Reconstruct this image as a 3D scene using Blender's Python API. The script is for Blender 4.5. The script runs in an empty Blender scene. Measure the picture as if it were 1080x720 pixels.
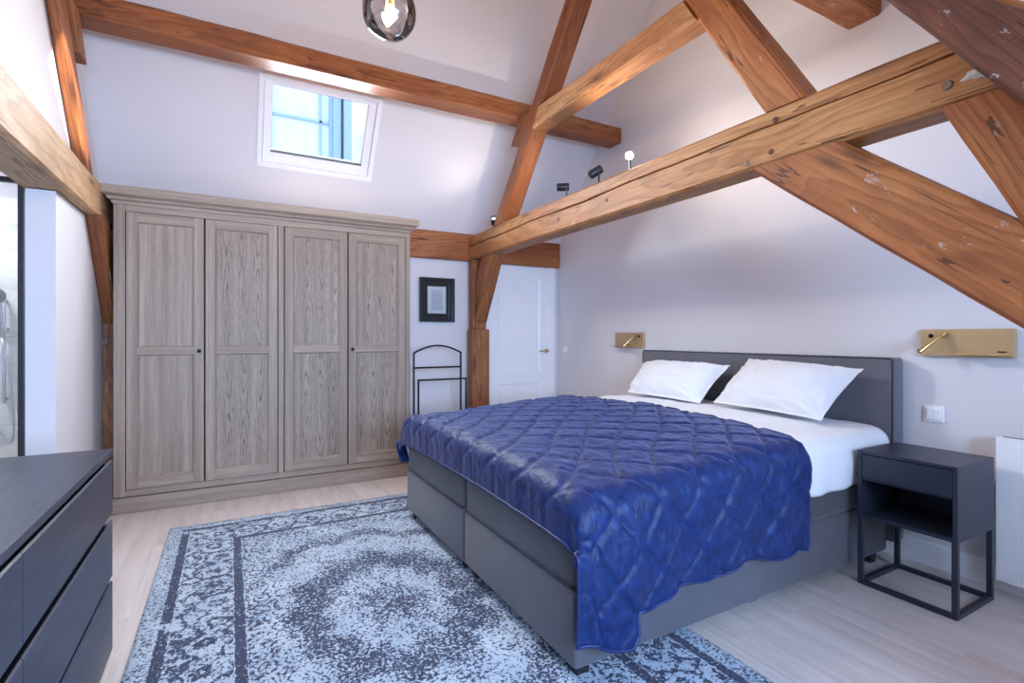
import bpy, bmesh, math, random
import numpy as np
from mathutils import Vector, Matrix, noise as mnoise

S = bpy.context.scene
COL = S.collection
random.seed(4)

# ------------------------------------------------------------------ helpers
def lin(r, g, b):
    f = lambda c: (c / 255 / 12.92) if c / 255 <= 0.04045 else ((c / 255 + 0.055) / 1.055) ** 2.4
    return (f(r), f(g), f(b), 1.0)

ORG = {}

def thing(name, label, cat, loc, group=None):
    o = bpy.data.objects.new(name, None)
    COL.objects.link(o)
    o.location = loc
    o.empty_display_size = 0.1
    o['label'] = label
    o['category'] = cat
    if group:
        o['group'] = group
    ORG[o] = Vector(loc)
    return o

def tag(o, label, cat, group=None):
    o['label'] = label
    o['category'] = cat
    if group:
        o['group'] = group
    return o

def struct(o):
    o['kind'] = 'structure'
    return o

class MB:
    """collects shapes in world coordinates; build() links them as one mesh object"""
    def __init__(self):
        self.bm = bmesh.new()

    def box(self, x0, x1, y0, y1, z0, z1, bev=0.0, seg=2):
        bm = self.bm
        c = [(x, y, z) for x in (x0, x1) for y in (y0, y1) for z in (z0, z1)]
        v = [bm.verts.new(p) for p in c]
        fs = [(0, 1, 3, 2), (4, 6, 7, 5), (0, 4, 5, 1), (2, 3, 7, 6), (0, 2, 6, 4), (1, 5, 7, 3)]
        F = [bm.faces.new([v[i] for i in f]) for f in fs]
        if bev > 0:
            es = list({e for f in F for e in f.edges})
            bmesh.ops.bevel(bm, geom=es, offset=bev, segments=seg, affect='EDGES', profile=0.5)
        return self

    def prism(self, pts, vec):
        """polygon pts (list of 3d points) extruded along vec"""
        bm = self.bm
        vec = Vector(vec)
        a = [bm.verts.new(p) for p in pts]
        b = [bm.verts.new(Vector(p) + vec) for p in pts]
        n = len(pts)
        bm.faces.new(a)
        bm.faces.new(b[::-1])
        for i in range(n):
            bm.faces.new((a[i], b[i], b[(i + 1) % n], a[(i + 1) % n]))
        return self

    def tube(self, pts, r, n=10, caps=True):
        bm = self.bm
        pts = [Vector(p) for p in pts]
        rings = []
        prev = None
        for i, p in enumerate(pts):
            if i == 0:
                d = pts[1] - p
            elif i == len(pts) - 1:
                d = p - pts[i - 1]
            else:
                d = (pts[i + 1] - p).normalized() + (p - pts[i - 1]).normalized()
            d.normalize()
            if prev is None:
                u = d.orthogonal().normalized()
            else:
                u = (prev - d * prev.dot(d)).normalized()
            prev = u
            w = d.cross(u)
            k = 1.0
            if 0 < i < len(pts) - 1:
                a = (pts[i + 1] - p).normalized().dot((p - pts[i - 1]).normalized())
                k = 1.0 / max(0.5, math.sqrt(max(0.0, (1 + a) / 2)))
            rr = r[i] if isinstance(r, (list, tuple)) else r
            rings.append([bm.verts.new(p + (u * math.cos(t) + w * math.sin(t)) * rr * (k if n > 4 else 1)) for t in [2 * math.pi * j / n for j in range(n)]])
        for a, b in zip(rings, rings[1:]):
            for j in range(n):
                bm.faces.new((a[j], a[(j + 1) % n], b[(j + 1) % n], b[j]))
        if caps:
            bm.faces.new(rings[0][::-1])
            bm.faces.new(rings[-1])
        return self

    def bar(self, p0, p1, s, bev=0.0):
        """square section bar, axis aligned"""
        a = [min(p0[i], p1[i]) - (0 if abs(p0[i] - p1[i]) > 1e-6 else s / 2) for i in range(3)]
        b = [max(p0[i], p1[i]) + (0 if abs(p0[i] - p1[i]) > 1e-6 else s / 2) for i in range(3)]
        return self.box(a[0], b[0], a[1], b[1], a[2], b[2], bev)

    def lathe(self, c, axis, prof, n=24, closed_ends=True):
        """profile [(r, h)] revolved round axis at c"""
        bm = self.bm
        axis = Vector(axis).normalized()
        u = axis.orthogonal().normalized()
        w = axis.cross(u)
        c = Vector(c)
        rings = []
        for r, hh in prof:
            if r < 1e-6:
                rings.append([bm.verts.new(c + axis * hh)])
            else:
                rings.append([bm.verts.new(c + axis * hh + (u * math.cos(t) + w * math.sin(t)) * r) for t in [2 * math.pi * j / n for j in range(n)]])
        for a, b in zip(rings, rings[1:]):
            for j in range(n):
                k = (j + 1) % n
                if len(a) == 1 and len(b) == 1:
                    continue
                if len(a) == 1:
                    bm.faces.new((a[0], b[k], b[j]))
                elif len(b) == 1:
                    bm.faces.new((a[j], a[k], b[0]))
                else:
                    bm.faces.new((a[j], a[k], b[k], b[j]))
        if closed_ends:
            if len(rings[0]) > 1:
                bm.faces.new(rings[0][::-1])
            if len(rings[-1]) > 1:
                bm.faces.new(rings[-1])
        return self

    def grid(self, P):
        """P: array [m][n][3]"""
        bm = self.bm
        m, n = len(P), len(P[0])
        V = [[bm.verts.new(P[i][j]) for j in range(n)] for i in range(m)]
        for i in range(m - 1):
            for j in range(n - 1):
                bm.faces.new((V[i][j], V[i + 1][j], V[i + 1][j + 1], V[i][j + 1]))
        return self

    def build(self, name, mat, parent=None, smooth=False, loc=None, angle=None):
        bm = self.bm
        bmesh.ops.recalc_face_normals(bm, faces=bm.faces[:])
        if parent is not None:
            org = ORG[parent]
        else:
            org = Vector(loc) if loc is not None else Vector((0, 0, 0))
        if org.length > 0:
            bmesh.ops.translate(bm, verts=bm.verts[:], vec=-org)
        me = bpy.data.meshes.new(name)
        bm.to_mesh(me)
        bm.free()
        if smooth:
            for p in me.polygons:
                p.use_smooth = True
            if angle:
                me.set_sharp_from_angle(angle=math.radians(angle))
        me.materials.append(mat)
        o = bpy.data.objects.new(name, me)
        COL.objects.link(o)
        if parent is not None:
            o.parent = parent
        else:
            o.location = org
        ORG[o] = org
        return o

# ------------------------------------------------------------------ materials
class NT:
    def __init__(self, name):
        self.m = bpy.data.materials.new(name)
        self.m.use_nodes = True
        self.t = self.m.node_tree
        self.t.nodes.clear()
        self.out = self.t.nodes.new('ShaderNodeOutputMaterial')

    def n(self, typ, **kw):
        nd = self.t.nodes.new(typ)
        for k, v in kw.items():
            if k in nd.inputs:
                self.put(nd.inputs[k], v)
            else:
                setattr(nd, k, v)
        return nd

    def put(self, inp, v):
        if isinstance(v, bpy.types.NodeSocket):
            self.t.links.new(v, inp)
        else:
            inp.default_value = v

    def math(self, op, a, b=0.0, c=None, clamp=False):
        nd = self.t.nodes.new('ShaderNodeMath')
        nd.operation = op
        nd.use_clamp = clamp
        self.put(nd.inputs[0], a)
        self.put(nd.inputs[1], b)
        if c is not None:
            self.put(nd.inputs[2], c)
        return nd.outputs[0]

    def coord(self, which='Object'):
        return self.t.nodes.new('ShaderNodeTexCoord').outputs[which]

    def mapping(self, vec, scale=(1, 1, 1), loc=(0, 0, 0), rot=(0, 0, 0)):
        nd = self.t.nodes.new('ShaderNodeMapping')
        self.put(nd.inputs['Vector'], vec)
        self.put(nd.inputs['Scale'], scale)
        self.put(nd.inputs['Location'], loc)
        nd.inputs['Rotation'].default_value = rot
        return nd.outputs[0]

    def noise(self, vec, scale, detail=3.0, rough=0.5, dist=0.0):
        nd = self.n('ShaderNodeTexNoise', Scale=scale, Detail=detail, Roughness=rough, Distortion=dist)
        self.put(nd.inputs['Vector'], vec)
        return nd.outputs['Fac']

    def noisec(self, vec, scale, detail=3.0):
        nd = self.n('ShaderNodeTexNoise', Scale=scale, Detail=detail)
        self.put(nd.inputs['Vector'], vec)
        return nd.outputs['Color']

    def ramp(self, fac, stops, interp='LINEAR'):
        nd = self.t.nodes.new('ShaderNodeValToRGB')
        r = nd.color_ramp
        r.interpolation = interp
        while len(r.elements) > len(stops):
            r.elements.remove(r.elements[-1])
        while len(r.elements) < len(stops):
            r.elements.new(0.5)
        for e, (p, c) in zip(r.elements, stops):
            e.position = p
            e.color = c if len(c) == 4 else (*c, 1)
        self.put(nd.inputs[0], fac)
        return nd.outputs[0]

    def mix(self, fac, a, b, mode='MIX'):
        nd = self.t.nodes.new('ShaderNodeMix')
        nd.data_type = 'RGBA'
        nd.blend_type = mode
        self.put(nd.inputs[0], fac)
        self.put(nd.inputs[6], a)
        self.put(nd.inputs[7], b)
        return nd.outputs[2]

    def bump(self, height, strength=0.3, dist=0.01):
        nd = self.n('ShaderNodeBump', Strength=strength, Distance=dist)
        self.put(nd.inputs['Height'], height)
        return nd.outputs[0]

    def bsdf(self, color, rough=0.5, metal=0.0, normal=None, **kw):
        nd = self.t.nodes.new('ShaderNodeBsdfPrincipled')
        self.put(nd.inputs['Base Color'], color)
        self.put(nd.inputs['Roughness'], rough)
        self.put(nd.inputs['Metallic'], metal)
        if normal is not None:
            self.put(nd.inputs['Normal'], normal)
        for k, v in kw.items():
            self.put(nd.inputs[k], v)
        self.t.links.new(nd.outputs[0], self.out.inputs[0])
        return self.m

def sep(N, v):
    nd = N.n('ShaderNodeSeparateXYZ')
    N.put(nd.inputs[0], v)
    return nd.outputs

def comb(N, x, y, z):
    nd = N.n('ShaderNodeCombineXYZ')
    N.put(nd.inputs[0], x); N.put(nd.inputs[1], y); N.put(nd.inputs[2], z)
    return nd.outputs[0]

def plain(name, c, rough=0.5, metal=0.0, noise_amt=0.06, nscale=14, bump=0.0, bscale=120, **kw):
    """a plain colour broken up by a faint procedural mottle"""
    N = NT(name)
    co = N.coord()
    f = N.noise(co, nscale, 3)
    d = 1 - noise_amt
    a = (c[0] * d, c[1] * d, c[2] * d, 1)
    b = tuple(min(1, c[i] * (1 + noise_amt)) for i in range(3)) + (1,)
    colr = N.ramp(f, [(0.3, a), (0.7, b)])
    nm = None
    if bump > 0:
        nm = N.bump(N.noise(co, bscale, 2), bump, 0.004)
    return N.bsdf(colr, rough, metal, nm, **kw)

def beam_wood(name, light, mid, dark, rough=0.55, dirt=0.35, white=0.0):
    """old pine: grain along local X, ring figure on the faces, knots and darker weathered patches"""
    N = NT(name)
    co = N.coord()
    rnd = N.n('ShaderNodeObjectInfo').outputs['Random']
    off = N.math('MULTIPLY', rnd, 37.0)
    p = N.mapping(co, loc=comb(N, off, off, off))
    # slightly warped log rings, log axis tilted against the beam
    warp = N.noisec(N.mapping(p, scale=(1.1, 5, 5)), 1.0, 3)
    wv = N.n('ShaderNodeVectorMath', operation='SCALE'); N.put(wv.inputs[0], warp); wv.inputs['Scale'].default_value = 0.16
    ad = N.n('ShaderNodeVectorMath', operation='ADD'); N.put(ad.inputs[0], co); N.t.links.new(wv.outputs[0], ad.inputs[1])
    x, y, z = sep(N, ad.outputs[0])
    yy = N.math('ADD', y, N.math('MULTIPLY', x, 0.045))
    yy = N.math('ADD', yy, N.math('SUBTRACT', N.math('MULTIPLY', rnd, 0.16), 0.20))
    zz = N.math('ADD', z, N.math('MULTIPLY', x, -0.03))
    rr = N.math('SQRT', N.math('ADD', N.math('MULTIPLY', yy, yy), N.math('MULTIPLY', zz, zz)))
    ring = N.math('FRACT', N.math('MULTIPLY', rr, 40.0))
    ring = N.ramp(ring, [(0, (0.15,) * 3), (0.55, (0.45,) * 3), (0.86, (1,) * 3), (1, (0.15,) * 3)])
    fib = N.noise(N.mapping(p, scale=(3, 90, 90)), 1.0, 4, 0.6)
    blot = N.noise(N.mapping(p, scale=(1.3, 4, 4)), 1.0, 4, 0.6)
    base = N.ramp(blot, [(0.28, dark), (0.5, mid), (0.72, light)])
    c = N.mix(N.math('MULTIPLY', ring, 0.62), base, (dark[0] * .72, dark[1] * .62, dark[2] * .55, 1))
    c = N.mix(N.ramp(fib, [(0.35, (0.4,) * 3), (0.7, (0,) * 3)]), c, (dark[0] * .55, dark[1] * .5, dark[2] * .45, 1))
    # long drying checks that follow the grain
    chk = N.noise(N.mapping(p, scale=(0.9, 26, 26)), 1.0, 2, 0.4)
    chk2 = N.noise(N.mapping(p, scale=(2.6, 9, 9)), 1.0, 2)
    ck = N.math('MULTIPLY', N.math('LESS_THAN', N.math('ABSOLUTE', N.math('SUBTRACT', chk, 0.5)), 0.011), N.math('GREATER_THAN', chk2, 0.53))
    c = N.mix(N.math('MULTIPLY', ck, 0.8), c, (dark[0] * .2, dark[1] * .16, dark[2] * .14, 1))
    # knots
    vor = N.n('ShaderNodeTexVoronoi', Scale=1.0)
    N.put(vor.inputs['Vector'], N.mapping(p, scale=(1.7, 6.5, 6.5)))
    kn = N.ramp(vor.outputs['Distance'], [(0.06, (1,) * 3), (0.15, (0.3,) * 3), (0.24, (0,) * 3)])
    c = N.mix(N.math('MULTIPLY', kn, 0.75), c, (dark[0] * .25, dark[1] * .2, dark[2] * .18, 1))
    if dirt > 0:
        dd = N.noise(N.mapping(p, scale=(2.2, 3, 3)), 1.4, 5, 0.65)
        c = N.mix(N.math('MULTIPLY', N.ramp(dd, [(0.55, (0,) * 3), (0.75, (1,) * 3)]), dirt), c, (dark[0] * .35, dark[1] * .33, dark[2] * .33, 1))
    if white > 0:   # remains of old plaster and paint flecks
        ww = N.noise(N.mapping(p, scale=(7, 16, 16)), 1.0, 5, 0.7)
        c = N.mix(N.math('MULTIPLY', N.ramp(ww, [(0.635, (0,) * 3), (0.69, (1,) * 3)]), white), c, lin(205, 200, 196))
    hgt = N.math('ADD', N.math('MULTIPLY', fib, 0.6), N.math('MULTIPLY', ring, -0.15))
    nm = N.bump(hgt, 0.45, 0.006)
    return N.bsdf(c, rough, 0.0, nm)

def oak(name, cathedral, light, mid, dark, horiz=False):
    """greyed limed oak, grain along Z"""
    N = NT(name)
    co = N.coord()
    rnd = N.n('ShaderNodeObjectInfo').outputs['Random']
    off = N.math('MULTIPLY', rnd, 53.0)
    if horiz:
        hx, hy, hz = sep(N, co)
        co = comb(N, hz, hy, hx)
    p = N.mapping(co, loc=comb(N, off, off, off))
    pore = N.noise(N.mapping(p, scale=(150, 150, 5)), 1.0, 4, 0.65)
    band = N.noise(N.mapping(p, scale=(22, 22, 0.5)), 1.0, 3, 0.5)
    base = N.ramp(band, [(0.3, dark), (0.52, mid), (0.74, light)])
    fac = N.ramp(pore, [(0.40, (0.38,) * 3), (0.60, (0,) * 3)])
    c = N.mix(fac, base, (dark[0] * .66, dark[1] * .65, dark[2] * .66, 1))
    if cathedral > 0:
        x, y, z = sep(N, p)
        w1 = N.math('SUBTRACT', N.noise(N.mapping(p, scale=(9, 9, 2.4)), 1.0, 3), 0.5)
        pp = N.math('SUBTRACT', N.math('PINGPONG', N.math('ADD', x, 0.03), 0.105), 0.052)
        pp = N.math('ADD', pp, N.math('MULTIPLY', w1, 0.05))
        d = N.math('ADD', N.math('MULTIPLY', N.math('SUBTRACT', N.math('PINGPONG', z, 0.9), 0.35), 0.085), N.math('MULTIPLY', w1, 0.03))
        r = N.math('SQRT', N.math('ADD', N.math('MULTIPLY', pp, pp), N.math('MULTIPLY', d, d)))
        ring = N.math('FRACT', N.math('MULTIPLY', r, 70.0))
        ring = N.ramp(ring, [(0, (0,) * 3), (0.5, (0.25,) * 3), (0.8, (1,) * 3), (1, (0,) * 3)])
        near = N.ramp(N.math('ABSOLUTE', pp), [(0.0, (1,) * 3), (0.03, (1,) * 3), (0.06, (0.1,) * 3)])
        brk = N.ramp(N.noise(N.mapping(p, scale=(120, 120, 22)), 1.0, 3), [(0.36, (0.1,) * 3), (0.6, (1,) * 3)])
        f2 = N.math('MULTIPLY', N.math('MULTIPLY', ring, near), brk)
        c = N.mix(N.math('MULTIPLY', f2, cathedral), c, (dark[0] * .42, dark[1] * .40, dark[2] * .40, 1))
    nm = N.bump(pore, 0.15, 0.003)
    return N.bsdf(c, 0.5, 0.0, nm)

M = {}
M['wall'] = plain('wall_paint', lin(226, 222, 225), 0.75, noise_amt=0.008, nscale=2.5, bump=0.04, bscale=180)
M['wall_bath'] = plain('bath_paint', lin(240, 238, 240), 0.7, noise_amt=0.02, nscale=2.5)
M['trim'] = plain('white_lacquer', lin(248, 248, 250), 0.35, noise_amt=0.015)
M['plastic'] = plain('white_plastic', lin(244, 244, 244), 0.3, noise_amt=0.01)
M['tie'] = beam_wood('pine_honey', lin(222, 170, 116), lin(202, 144, 90), lin(162, 104, 58), dirt=0.3, white=0.35)
M['pale'] = beam_wood('pine_lit', lin(234, 204, 166), lin(216, 178, 134), lin(178, 132, 90), dirt=0.35, white=0.3)  # paler copy of the pine: light on the left tie put into its colour
M['orange'] = beam_wood('pine_orange', lin(206, 138, 82), lin(186, 112, 60), lin(142, 78, 40), dirt=0.22, white=0.5)
M['rafter'] = beam_wood('pine_reddish', lin(200, 134, 82), lin(174, 104, 58), lin(130, 72, 38), dirt=0.12)
M['dark'] = beam_wood('pine_smoked', lin(150, 86, 60), lin(112, 60, 40), lin(66, 35, 25), dirt=0.3, white=0.75)
M['knee'] = beam_wood('pine_brown', lin(196, 132, 80), lin(168, 102, 58), lin(124, 70, 38), dirt=0.2, white=0.3)
OL, OM, OD = lin(188, 168, 150), lin(168, 149, 132), lin(146, 127, 111)
M['oak'] = oak('limed_oak', 0.0, OL, OM, OD)
M['oak_h'] = oak('limed_oak_rail', 0.0, OL, OM, OD, True)
M['oak_fig'] = oak('limed_oak_figured', 1.0, OL, OM, OD)
M['oak_plain'] = oak('limed_oak_straight', 0.2, OL, OM, OD)
M['black_metal'] = plain('black_metal', lin(30, 31, 36), 0.4, 0.6, 0.05)
M['black'] = plain('black_plastic', lin(24, 24, 28), 0.45, 0.0, 0.05)
M['stand'] = plain('dark_lacquered_steel', lin(44, 49, 64), 0.38, 0.1, 0.05, bump=0.03, bscale=300)
M['brass'] = plain('brushed_brass', lin(206, 178, 136), 0.42, 0.7, 0.05, nscale=30)
M['brass_bright'] = plain('polished_brass', lin(216, 180, 124), 0.28, 0.9, 0.03)
M['steel'] = plain('brushed_steel', lin(170, 172, 176), 0.28, 0.9, 0.03)
M['anthracite'] = plain('anthracite_metal', lin(52, 54, 62), 0.4, 0.5, 0.04)
M['legs'] = plain('black_wood_legs', lin(22, 22, 26), 0.5, 0, 0.05)

def fabric(name, c, rough=0.9, weave=420, bump=0.35, sheen=0.25, amt=0.16):
    N = NT(name)
    co = N.coord()
    f = N.noise(co, weave, 2, 0.6)
    f2 = N.noise(co, 9, 3)
    ff = N.math('ADD', N.math('MULTIPLY', f, 0.75), N.math('MULTIPLY', f2, 0.25))
    cc = N.ramp(ff, [(0.35, tuple(c[i] * (1 - amt) for i in range(3))), (0.65, tuple(min(1, c[i] * (1 + amt)) for i in range(3)))])
    return N.bsdf(cc, rough, 0, N.bump(f, bump, 0.002), **{'Sheen Weight': sheen, 'Sheen Roughness': 0.5})

M['bedcloth'] = fabric('charcoal_upholstery', lin(80, 79, 89))
M['headcloth'] = fabric('grey_upholstery', lin(104, 102, 110))
M['matcloth'] = fabric('mattress_ticking', lin(70, 68, 75), weave=300)
M['piping'] = fabric('dark_piping', lin(46, 46, 56))
M['linen'] = fabric('white_cotton', lin(240, 240, 243), 0.85, 260, 0.12, 0.1, 0.015)

def velvet():
    N = NT('navy_velvet')
    co = N.coord()
    f = N.noise(co, 30, 4, 0.65)
    f3 = N.noise(N.mapping(co, scale=(34, 12, 14)), 1.0, 4, 0.62, 0.6)
    c = N.ramp(f, [(0.3, lin(8, 26, 66)), (0.55, lin(14, 40, 92)), (0.8, lin(22, 56, 118))])
    nm = N.bump(N.math('ADD', N.math('MULTIPLY', f3, 1.0), N.math('MULTIPLY', f, 0.35)), 0.46, 0.015)
    return N.bsdf(c, 0.50, 0, nm, **{'Specular IOR Level': 0.34, 'Sheen Weight': 0.42, 'Sheen Roughness': 0.35, 'Sheen Tint': lin(158, 158, 205)})
M['velvet'] = velvet()
M['velvet_hem'] = plain('navy_binding', lin(18, 38, 90), 0.5, 0, 0.1)

def chest_black():
    N = NT('black_stained_veneer')
    co = N.coord()
    g = N.noise(N.mapping(co, scale=(60, 2.0, 60)), 1.0, 4, 0.6)
    w = N.noise(N.mapping(co, scale=(9, 0.9, 9)), 1.0, 3, 0.6, 1.2)
    ww = N.math('FRACT', N.math('MULTIPLY', w, 7.0))
    c = N.ramp(N.math('ADD', N.math('MULTIPLY', g, 0.7), N.math('MULTIPLY', ww, 0.2)), [(0.3, lin(42, 46, 64)), (0.7, lin(64, 69, 90))])
    return N.bsdf(c, 0.36, 0, N.bump(g, 0.15, 0.002))
M['chest'] = chest_black()
M['gap'] = plain('drawer_shadow_gap', lin(14, 14, 16), 0.8, 0, 0.02)

def floor_mat():
    N = NT('pale_oak_planks')
    co = N.coord()
    x, y, z = sep(N, co)
    br = N.n('ShaderNodeTexBrick')
    N.put(br.inputs['Vector'], comb(N, y, x, 0.0))
    br.offset = 0.37
    for k, v in (('Scale', 1.0), ('Mortar Size', 0.0009), ('Brick Width', 1.35), ('Row Height', 0.19), ('Bias', 0.0), ('Mortar Smooth', 0.3)):
        br.inputs[k].default_value = v
    br.inputs['Color1'].default_value = (0, 0, 0, 1)
    br.inputs['Color2'].default_value = (1, 1, 1, 1)
    br.inputs['Mortar'].default_value = (0.5, 0.5, 0.5, 1)
    tone = br.outputs['Color']
    sh = N.n('ShaderNodeVectorMath', operation='SCALE'); N.put(sh.inputs[0], tone); sh.inputs['Scale'].default_value = 7.0
    av = N.n('ShaderNodeVectorMath', operation='ADD'); N.put(av.inputs[0], co); N.t.links.new(sh.outputs[0], av.inputs[1])
    g = N.noise(N.mapping(av.outputs[0], scale=(26, 1.5, 1)), 1.0, 5, 0.62, 0.4)
    g2 = N.noise(N.mapping(av.outputs[0], scale=(5, 0.7, 1)), 1.0, 3, 0.5, 0.8)
    gg = N.math('ADD', N.math('MULTIPLY', g, 0.6), N.math('MULTIPLY', g2, 0.4))
    c = N.ramp(gg, [(0.3, lin(190, 174, 168)), (0.5, lin(210, 196, 190)), (0.7, lin(224, 212, 206))])
    c = N.mix(0.05, c, tone, 'OVERLAY')
    c = N.mix(N.math('MULTIPLY', br.outputs['Fac'], 0.25), c, lin(130, 114, 108))
    return N.bsdf(c, 0.42, 0, N.bump(g, 0.08, 0.003))
M['floor'] = floor_mat()

HX, HY = 0.985, 1.495
def rug_mat():
    N = NT('faded_oriental_rug')
    co = N.coord()
    wr = N.noisec(co, 26, 3)
    sv = N.n('ShaderNodeVectorMath', operation='SCALE'); N.put(sv.inputs[0], wr); sv.inputs['Scale'].default_value = 0.05
    av = N.n('ShaderNodeVectorMath', operation='ADD'); N.put(av.inputs[0], co); N.t.links.new(sv.outputs[0], av.inputs[1])
    x, y, z = sep(N, co)
    dx = N.math('SUBTRACT', HX, N.math('ABSOLUTE', x))
    dy = N.math('SUBTRACT', HY, N.math('ABSOLUTE', y))
    dist = N.math('MINIMUM', dx, dy)
    jit = N.math('MULTIPLY', N.math('SUBTRACT', N.noise(co, 60, 3), 0.5), 0.022)
    d = N.math('ADD', dist, jit)
    def band(a, b):
        return N.math('MULTIPLY', N.math('GREATER_THAN', d, a), N.math('LESS_THAN', d, b))
    def smooth(v, a, b):
        nd = N.n('ShaderNodeMapRange'); nd.interpolation_type = 'SMOOTHSTEP'
        N.put(nd.inputs[0], v); nd.inputs[1].default_value = a; nd.inputs[2].default_value = b
        return nd.outputs[0]
    fine = N.math('MULTIPLY_ADD', N.noise(co, 80, 4, 0.72), 1.2, -0.1)            # worn pile
    big = N.noise(co, 3.2, 4, 0.6)
    mid = N.noise(co, 11, 3, 0.6)
    wear = N.math('ADD', N.math('MULTIPLY', fine, 1.0), N.math('ADD', N.math('MULTIPLY', N.math('SUBTRACT', big, 0.5), 0.26), N.math('MULTIPLY', N.math('SUBTRACT', mid, 0.5), 0.24)))
    lines = N.math('MULTIPLY', N.math('ADD', band(0.075, 0.115), band(0.345, 0.385)), smooth(N.math('ADD', big, N.math('MULTIPLY', mid, 0.4)), 0.52, 0.62))
    # scrolls in the border: rings round the cells
    vor = N.n('ShaderNodeTexVoronoi', Scale=5.6, Randomness=0.25)
    N.put(vor.inputs['Vector'], av.outputs[0])
    ang = N.noise(co, 16, 2)
    rg = N.math('SINE', N.math('ADD', N.math('MULTIPLY', vor.outputs['Distance'], 19.0), N.math('MULTIPLY', ang, 9.0)))
    scroll = smooth(rg, 0.15, 0.6)
    bord = N.math('MULTIPLY', band(0.12, 0.34), scroll)
    vor2 = N.n('ShaderNodeTexVoronoi', Scale=11.0, Randomness=0.6)
    N.put(vor2.inputs['Vector'], av.outputs[0])
    rg2 = smooth(N.math('SINE', N.math('MULTIPLY', vor2.outputs['Distance'], 22.0)), 0.2, 0.7)
    bord2 = N.math('MULTIPLY', band(0.39, 0.52), rg2)
    edge = N.math('MULTIPLY', band(0.018, 0.07), smooth(N.noise(co, 110, 2), 0.5, 0.6))
    # medallion and corner arabesques in the field
    ax, ay, az = sep(N, av.outputs[0])
    r = N.math('SQRT', N.math('ADD', N.math('MULTIPLY', N.math('MULTIPLY', ax, ax), 1.7), N.math('MULTIPLY', ay, ay)))
    th = N.math('ARCTAN2', ay, N.math('MULTIPLY', ax, 1.3))
    rp = N.math('ADD', r, N.math('MULTIPLY', N.math('SINE', N.math('MULTIPLY', th, 12.0)), 0.035))
    med = N.math('ADD', N.math('MULTIPLY', N.math('SUBTRACT', 1.0, smooth(rp, 0.10, 0.24)), 0.75),
                 N.math('MULTIPLY', N.math('MULTIPLY', smooth(rp, 0.30, 0.40), N.math('SUBTRACT', 1.0, smooth(rp, 0.50, 0.62))), 0.95))
    med = N.math('ADD', med, N.math('MULTIPLY', N.math('MULTIPLY', smooth(rp, 0.78, 0.84), N.math('SUBTRACT', 1.0, smooth(rp, 0.88, 0.96))), 0.7))
    field = N.math('GREATER_THAN', d, 0.52)
    fieldmot = N.math('MULTIPLY', field, N.math('ADD', N.math('MULTIPLY', med, 0.62), N.math('MULTIPLY', rg2, 0.25)))
    mot = N.math('ADD', N.math('ADD', N.math('MULTIPLY', bord, 0.8), N.math('MULTIPLY', bord2, 0.75)), N.math('ADD', N.math('ADD', N.math('MULTIPLY', lines, 1.1), N.math('MULTIPLY', edge, 0.5)), fieldmot))
    border_zone = N.math('MULTIPLY', band(0.0, 0.52), -0.004)
    t = N.math('ADD', wear, N.math('ADD', N.math('MULTIPLY', mot, 0.185), border_zone))
    dark = smooth(t, 0.545, 0.585)
    light_c = N.ramp(N.noise(co, 5, 3), [(0.3, lin(158, 174, 194)), (0.7, lin(192, 203, 216))])
    dark_c = N.ramp(mid, [(0.3, lin(26, 30, 56)), (0.7, lin(48, 54, 84))])
    c = N.mix(dark, light_c, dark_c)
    pile = N.noise(co, 420, 2)
    c = N.mix(0.18, c, N.ramp(pile, [(0.3, (0.25,) * 3), (0.7, (0.8,) * 3)]), 'OVERLAY')
    return N.bsdf(c, 0.95, 0, N.bump(N.math('ADD', N.math('MULTIPLY', dark, -0.5), pile), 0.4, 0.004), **{'Sheen Weight': 0.15})
M['rug'] = rug_mat()

def thin_glass(name, tint, gloss=0.12, rough=0.0):
    N = NT(name)
    tr = N.n('ShaderNodeBsdfTransparent', Color=tint)
    gl = N.n('ShaderNodeBsdfGlossy', Roughness=rough)
    gl.inputs['Color'].default_value = (1, 1, 1, 1)
    fr = N.n('ShaderNodeFresnel', IOR=1.5)
    fac = N.math('ADD', N.math('MULTIPLY', fr.outputs[0], 1.0), gloss, clamp=True)
    mx = N.n('ShaderNodeMixShader')
    N.put(mx.inputs[0], fac)
    N.t.links.new(tr.outputs[0], mx.inputs[1])
    N.t.links.new(gl.outputs[0], mx.inputs[2])
    N.t.links.new(mx.outputs[0], N.out.inputs[0])
    return N.m
M['pane'] = thin_glass('window_glass', (0.96, 0.98, 1, 1), 0.0)
M['screen'] = thin_glass('shower_glass', (0.93, 0.96, 0.97, 1), 0.02)
M['smoke'] = thin_glass('smoked_globe_glass', (0.80, 0.77, 0.76, 1), 0.10)
M['bulbglass'] = thin_glass('amber_bulb_glass', (1.0, 0.80, 0.50, 1), 0.03)

def emit(name, c, s):
    N = NT(name)
    e = N.n('ShaderNodeEmission', Strength=s)
    e.inputs['Color'].default_value = c
    N.t.links.new(e.outputs[0], N.out.inputs[0])
    return N.m
M['filament'] = emit('glowing_filament', (1.0, 0.62, 0.22, 1), 3)
M['lens_on'] = emit('lit_lamp_lens', (1.0, 0.88, 0.70, 1), 30)
M['lens_dim'] = emit('lit_lamp_lens_edge', (0.85, 0.85, 1.0, 1), 1.1)

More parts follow.
